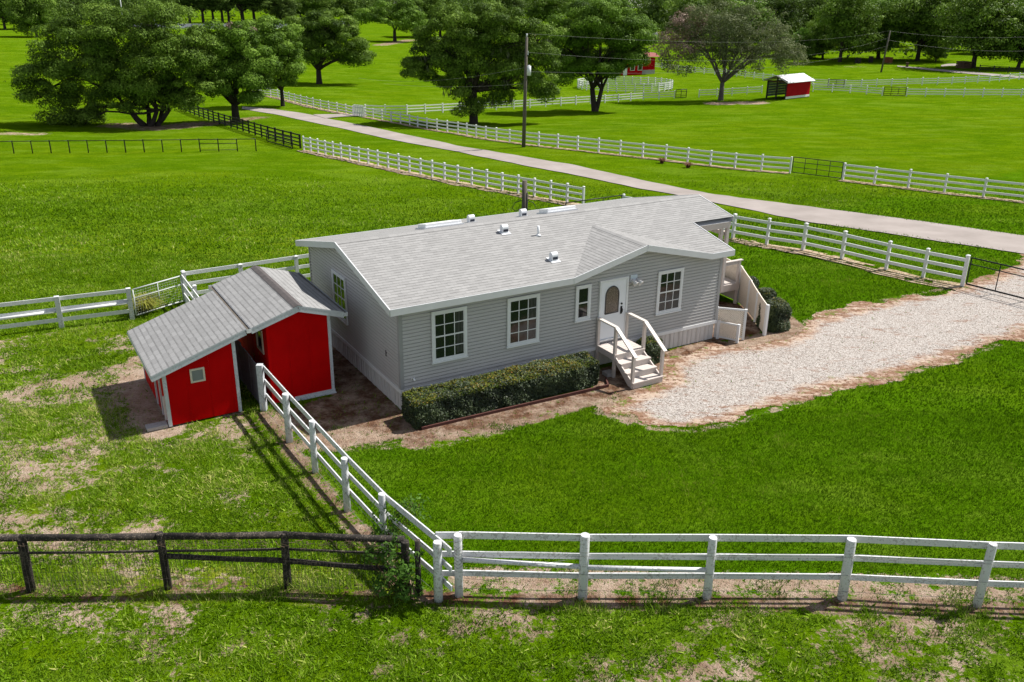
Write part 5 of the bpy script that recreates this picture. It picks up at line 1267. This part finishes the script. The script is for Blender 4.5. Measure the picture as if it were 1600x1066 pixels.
for a in [('a',1312,97,100,95,'thick trunked oak behind the right end of the horse shelter, one of the near row'),('c',1285,92,60,55,'smaller dark oak just left of the thick trunked one behind the shelter'),
 ('b',1372,92,100,85,'tall oak directly left of the leaning utility pole'),('a',1433,95,102,115,'broad oak with a stout dark trunk right of the leaning utility pole'),('c',1462,97,30,30,'small understorey tree beside the stout trunked oak near the far driveway'),
 ('a',1520,106,108,130,'wide low branched oak over the large brown box beside the far driveway'),('b',1590,108,108,80,'oak at the right frame edge beyond the dark rail fence'),
 ('e',1256,90,42,48,'bright lime green bushy tree behind the red horse shelter'),('c',1222,88,34,44,'low dark tree left of the lime green one behind the shelter'),
 ('b',1345,76,84,90,'oak of the second row hiding the pale roofed far house'),('d',1400,72,80,95,'oak of the second row behind the leaning utility pole'),('d',1215,76,82,85,'oak of the second row above the lime green tree'),('b',1160,78,80,90,'oak rising behind the round grey tree'),
 ('d',1265,74,80,80,'tall second row oak between the lime tree and the thick trunked oak'),('d',1480,78,84,90,'second row oak filling the gap left of the wide low branched oak'),('b',1555,84,84,80,'second row oak behind the right part of the wide low branched oak'),('f',1594,80,90,36,'slender pine reaching the sky at the top right corner'),
 ('b',1300,66,70,80,'third row oak above the thick trunked oak'),('d',1440,62,64,80,'third row oak behind the stout dark trunk')]:
    ptree(*a,G1)
G2='trees along the far edge of the fields'
for a in [('a',860,42,52,70,'dark domed oak in the distance between the two large oaks'),('b',905,34,44,60,'distant oak peeping above the large rounded oak'),('a',688,58,62,70,'dark oak behind the left shoulder of the large dark oak'),
 ('d',790,36,44,60,'distant tree above the crown of the large dark oak'),('d',745,30,38,60,'distant tree over the left part of the large dark oak'),('b',960,50,56,60,'distant oak just left of the small brown house'),('d',1035,56,64,62,'distant tree right of the small brown house'),('c',1075,66,66,70,'distant oak behind the dry pinkish side of the grey tree'),('d',1110,60,70,70,'distant tree behind the top of the grey tree'),
 ('c',58,58,64,62,'hanging dark oak at the upper left above the shaded grass'),('a',8,46,62,70,'dark oak cut by the upper left frame corner'),('d',110,34,44,60,'distant tree right of the upper left hanging oak'),('b',150,30,44,60,'distant tree above the left side of the huge oak'),
 ('d',200,30,44,60,'distant tree near the taller pale pole'),('a',268,34,46,48,'distant tree right of the shorter pale pole')]:
    ptree(*a,G2)
for i,(x,h,w_) in enumerate([(297,52,40),(318,55,42),(334,52,38),(348,56,40),(358,52,36),(380,56,56),(398,54,46)]):
    ptree('f',x,36,h,w_,['leftmost slim trunk','second slim trunk from the left','third slim trunk from the left','fourth slim trunk from the left','fifth slim trunk from the left','forked pale trunk, sixth from the left','rightmost slim trunk'][i]+' in the far row above the shaded road','slim trees above the shaded road')
for a in [('d',440,36,44,56,'distant tree right of the slim far trunks'),('a',490,32,42,60,'distant tree above the dark mossy oak'),('c',545,31,36,60,'distant tree between the mossy oak and the domed oak'),('c',655,58,58,62,'dark bushy oak just left of the large dark oak, beyond the bright field'),('d',590,20,28,50,'distant tree behind the domed oak'),('d',470,28,40,60,'distant dark tree directly above the dark mossy oak crown'),('d',525,26,36,56,'distant dark tree between the far road and the domed oak'),('d',640,30,40,56,'distant tree behind the bushy oak beside the large dark oak'),('d',660,26,34,56,'distant tree behind the right of the domed oak')]:
    ptree(*a,G2)
# far woods: one mass behind the last trees
r=np.random.default_rng(77); lob=[]
def woods_edge(px): return float(np.interp(px,[-100,60,150,270,285,410,425,520,560,640,700,790,835,900,1000,1100,1200,1280,1400,1480,1700],[46,40,40,40,20,20,30,26,20,38,45,38,32,38,56,66,76,68,60,62,66]))
for px in range(-90,1700,15):
    for q in range(2):
        b_=at(px+r.uniform(-7,7),woods_edge(px)-r.uniform(0,4)-7*q); kk=depth(b_)/FPX
        top=-14 if px<1470 else (13 if px<1610 else 4)
        h=max(5,min((woods_edge(px)-7*q-top)*kk*r.uniform(.85,1.1),25)); w_=r.uniform(11,16)*kk*1.0
        lob.append(((b_[0],b_[1],b_[2]+h*.52),(w_,w_,h*.50)))
for px in list(range(1235,1610,14))+list(range(560,720,13))+list(range(1000,1110,14)):
    b_=at(px+r.uniform(-6,6),(r.uniform(78,90) if px>1200 else r.uniform(34,42) if px<900 else r.uniform(60,68))); kk=depth(b_)/FPX; h=r.uniform(10,20)*kk
    if r.uniform()<.8: lob.append(((b_[0],b_[1],b_[2]+h*.5),(9*kk,9*kk,h*.5)))
for i in range(130):
    az=R(-36+72*i/129+r.uniform(-.4,.4)); D=r.uniform(520,700); x,y=D*math.sin(az),D*math.cos(az); z=tz(x,y); h=r.uniform(15,21)*(1 if az<R(25.3) else .40)
    lob.append(((x,y,z+h*.55),(r.uniform(9,14),r.uniform(9,14),h*.5)))
o=leafmesh('far_woods',M_far,r,lob,210000,.62,3.0,None); tag(o,'dark band of woods along the far horizon','woods',kind='stuff')
# hedges
def hedge(name,label,cat,x0,x1,y0,y1,h,n,leaf,seed,newg=.55,group=None,loc=None,bulge=0,rc=.16):
    r=np.random.default_rng(seed); cx,cyy=(x0+x1)/2,(y0+y1)/2; t=thing(name,label,cat,LW(cx,cyy),YAW,group)
    hx,hy=(x1-x0)/2,(y1-y0)/2
    def surf(u,rr): return rr
    # superellipsoid-like box shell points
    fa=[('t',4*hx*hy*1.3),('f',2*hx*h),('b',2*hx*h),('l',2*hy*h),('r',2*hy*h)]; tot=sum(a for _,a in fa); Ps=[];Ns=[];Tp=[]
    for k,a in fa:
        m=int(n*a/tot); u=r.uniform(-1,1,m);v=r.uniform(-1,1,m);w_=r.uniform(0,1,m)
        if k=='t': P=np.stack([u*hx,v*hy,np.full(m,h)],-1);N=np.tile([0,0,1.],(m,1))
        elif k in 'fb': s_=-1 if k=='f' else 1; P=np.stack([u*hx,np.full(m,s_*hy),w_*h],-1);N=np.tile([0,s_*1.,0.2],(m,1))
        else: s_=-1 if k=='l' else 1; P=np.stack([np.full(m,s_*hx),v*hy,w_*h],-1);N=np.tile([s_*1.,0,.2],(m,1))
        Ps.append(P);Ns.append(N);Tp.append(np.full(m,1. if k=='t' else 0.))
    P=np.concatenate(Ps);N=np.concatenate(Ns);T=np.concatenate(Tp)
    # round the edges
    q=P.copy()
    inn=np.stack([np.clip(P[:,0],-hx+rc,hx-rc),np.clip(P[:,1],-hy+rc,hy-rc),np.clip(P[:,2],0,h-rc)],-1); d=P-inn; ln=np.linalg.norm(d,axis=1)[:,None]+1e-9; P=inn+d/ln*np.minimum(ln,rc)
    lump=(fbm(P[:,0]*2.2+P[:,2]*1.3,P[:,1]*2.2+P[:,2]*1.9,seed,3)-.5)
    P=P+N*(lump[:,None]*.24)-N*np.abs(r.normal(0,.045,len(P)))[:,None]+r.normal(0,.012,P.shape)
    P[:,2]=np.maximum(P[:,2],.02)
    nn=N+r.normal(0,.6,P.shape)+np.array([0,0,.35]); nn/=np.linalg.norm(nn,axis=1)[:,None]
    a=np.cross(nn,rdir(r,len(P)));a/=np.linalg.norm(a,axis=1)[:,None]; b=np.cross(nn,a); s=leaf*r.uniform(.6,1.3,len(P))[:,None]
    V,F=quads(P,a*s,b*s*.55); mi=((T>.5)|(P[:,2]>h-.12))&(r.uniform(0,1,len(P))<newg*np.clip(fbm(P[:,0]*1.5,P[:,1]*3,seed+5,3)*2-.35,0,1.2))
    tint=np.clip(r.normal(.42,.2,len(P))+lump*.8,0,1)
    npmesh('foliage',V,F,[M_hedge,M_hedgetop],t,attrs={'tint':np.repeat(tint,4)},mi=mi.astype(int))
    m=MB(); e=.13+(rc-.16)*.6; m.hexa([(i*(hx-e),j*(hy-e),z) for z in (0,h-e) for j in (-1,1) for i in (-1,1)]); m.build('dark_core',painted('hedge_inner',(.014,.016,.008),.3,.95,8),t)  # near-black core box put in to close see-through gaps between the leaves
    return t
hedge('hedge','long clipped dark hedge with orange tipped top below the front windows','hedge',-.2,6.25,-1.27,-.30,.84,60000,.034,5,.6)
hedge('shrub','small clipped dark shrub beside the right handrail of the entry steps','shrub',8.35,9.25,-.82,-.10,.86,9000,.030,6,.3,rc=.3)
GS='clipped shrubs along the cream panel fence'
hedge('shrub','largest boxy shrub at the near end of the cream panel fence','shrub',14.35,15.35,-.75,.25,1.05,13000,.030,7,.25,GS,rc=.32)
hedge('shrub','second boxy shrub from the near end of the cream panel fence','shrub',15.85,16.65,1.15,1.9,.78,9000,.032,8,.25,GS,rc=.32)
hedge('shrub','third shrub along the cream panel fence, low and rounded','shrub',16.5,17.25,2.7,3.35,.78,8000,.032,9,.2,GS,rc=.32)
hedge('shrub','farthest shrub along the cream panel fence, beside the porch deck','shrub',16.75,17.5,4.3,4.95,.74,7000,.032,10,.2,GS,rc=.32)
# vines on the dark fence end
def clump(name,label,cat,pts,n,leaf,mat,loc,seed,clumpr=.16,asp=.42,stem=True):
    r=np.random.default_rng(seed); loc=np.array(loc); t=thing(name,label,cat,loc)
    lobes=[(np.array(c)-loc,rd) for c,rd in pts]
    leafmesh('leaves',mat,r,lobes,n,leaf,clumpr,t,flat=.8,asp=asp,inner=.2)
    if stem:
        m=MB()
        for c,rd in lobes:
            for k in range(5): limb(m,r,(r.normal(0,.08),r.normal(0,.05),0),np.array(c)+rdir(r,1)[0]*np.array(rd)*.8,.012,.004,n=5)
        m.build('stems',M_brown,t)
    return t
ve=np.array([-2.15,15.0,0])
clump('vine','leafy green vine sprawling over the end of the black log fence','vine',[(ve+(0.0,-.12,.75),(.26,.2,.34)),(ve+(-.30,-.12,.30),(.34,.22,.28)),(ve+(.15,-.1,.3),(.18,.18,.26)),(ve+(-.55,.1,.9),(.25,.2,.2)),(ve+(-.2,.15,1.1),(.2,.2,.2))],1000,.06,M_vine,ve,21)
vd=LW(-3.1,-6.25)
clump('vine','small light green vine on the white diagonal fence behind the black fence end','vine',[(vd+(.0,.0,.85),(.35,.35,.25)),(vd+(.45,-.35,1.1),(.35,.3,.18)),(vd+(-.05,.05,.4),(.25,.25,.3)),(vd+(.62,-.1,1.35),(.22,.2,.1))],700,.05,M_vine,vd,22)
def tuft(name,label,px,py,n,h,rad,mat,seed,cat='plant'):
    r=np.random.default_rng(seed); b=at(px,py); m=n
    a=r.uniform(0,6.28,m); rr_=rad*.35*np.sqrt(r.uniform(0,1,m)); x,y=rr_*np.cos(a),rr_*np.sin(a); hh=h*r.uniform(.6,1.1,m); out=rad*r.uniform(.3,1.1,m); ww=.012
    V=[];F=[]
    for i in range(m):
        d=np.array([math.cos(a[i]+r.normal(0,.4)),math.sin(a[i]+r.normal(0,.4)),0]); s=np.array([-d[1],d[0],0])*ww
        p0=np.array([x[i],y[i],0]);p1=p0+d*out[i]*.5+(0,0,hh[i]);p2=p0+d*out[i]*1.15+(0,0,hh[i]*.72); k=len(V); V+=[p0-s,p0+s,p1+s*.8,p1-s*.8,p2+s*.2,p2-s*.2]; F+=[(k,k+1,k+2,k+3),(k+3,k+2,k+4,k+5)]
    o=npmesh(name,np.array(V),np.array(F),mat,attrs={'tint':np.repeat(r.uniform(.1,1,m),6)}); o.location=tuple(b); return tag(o,label,cat)
tuft('ornamental_grass','yellow green grass clump at the foot of the grey mesh gate',227,488,420,.62,.62,M_straw,31)
rr=random.Random(3)
for i,(px,py) in enumerate([(1075,262),(1034,255)]):
    tuft('dead_grass_clump','rust brown dead grass clump under the white fence across the lane, '+('right one of two' if i==0 else 'left one of two'),px,py,160,.42,.4,painted('dead_grass%d'%i,(.16,.07,.04),.3,.9,6),40+i)
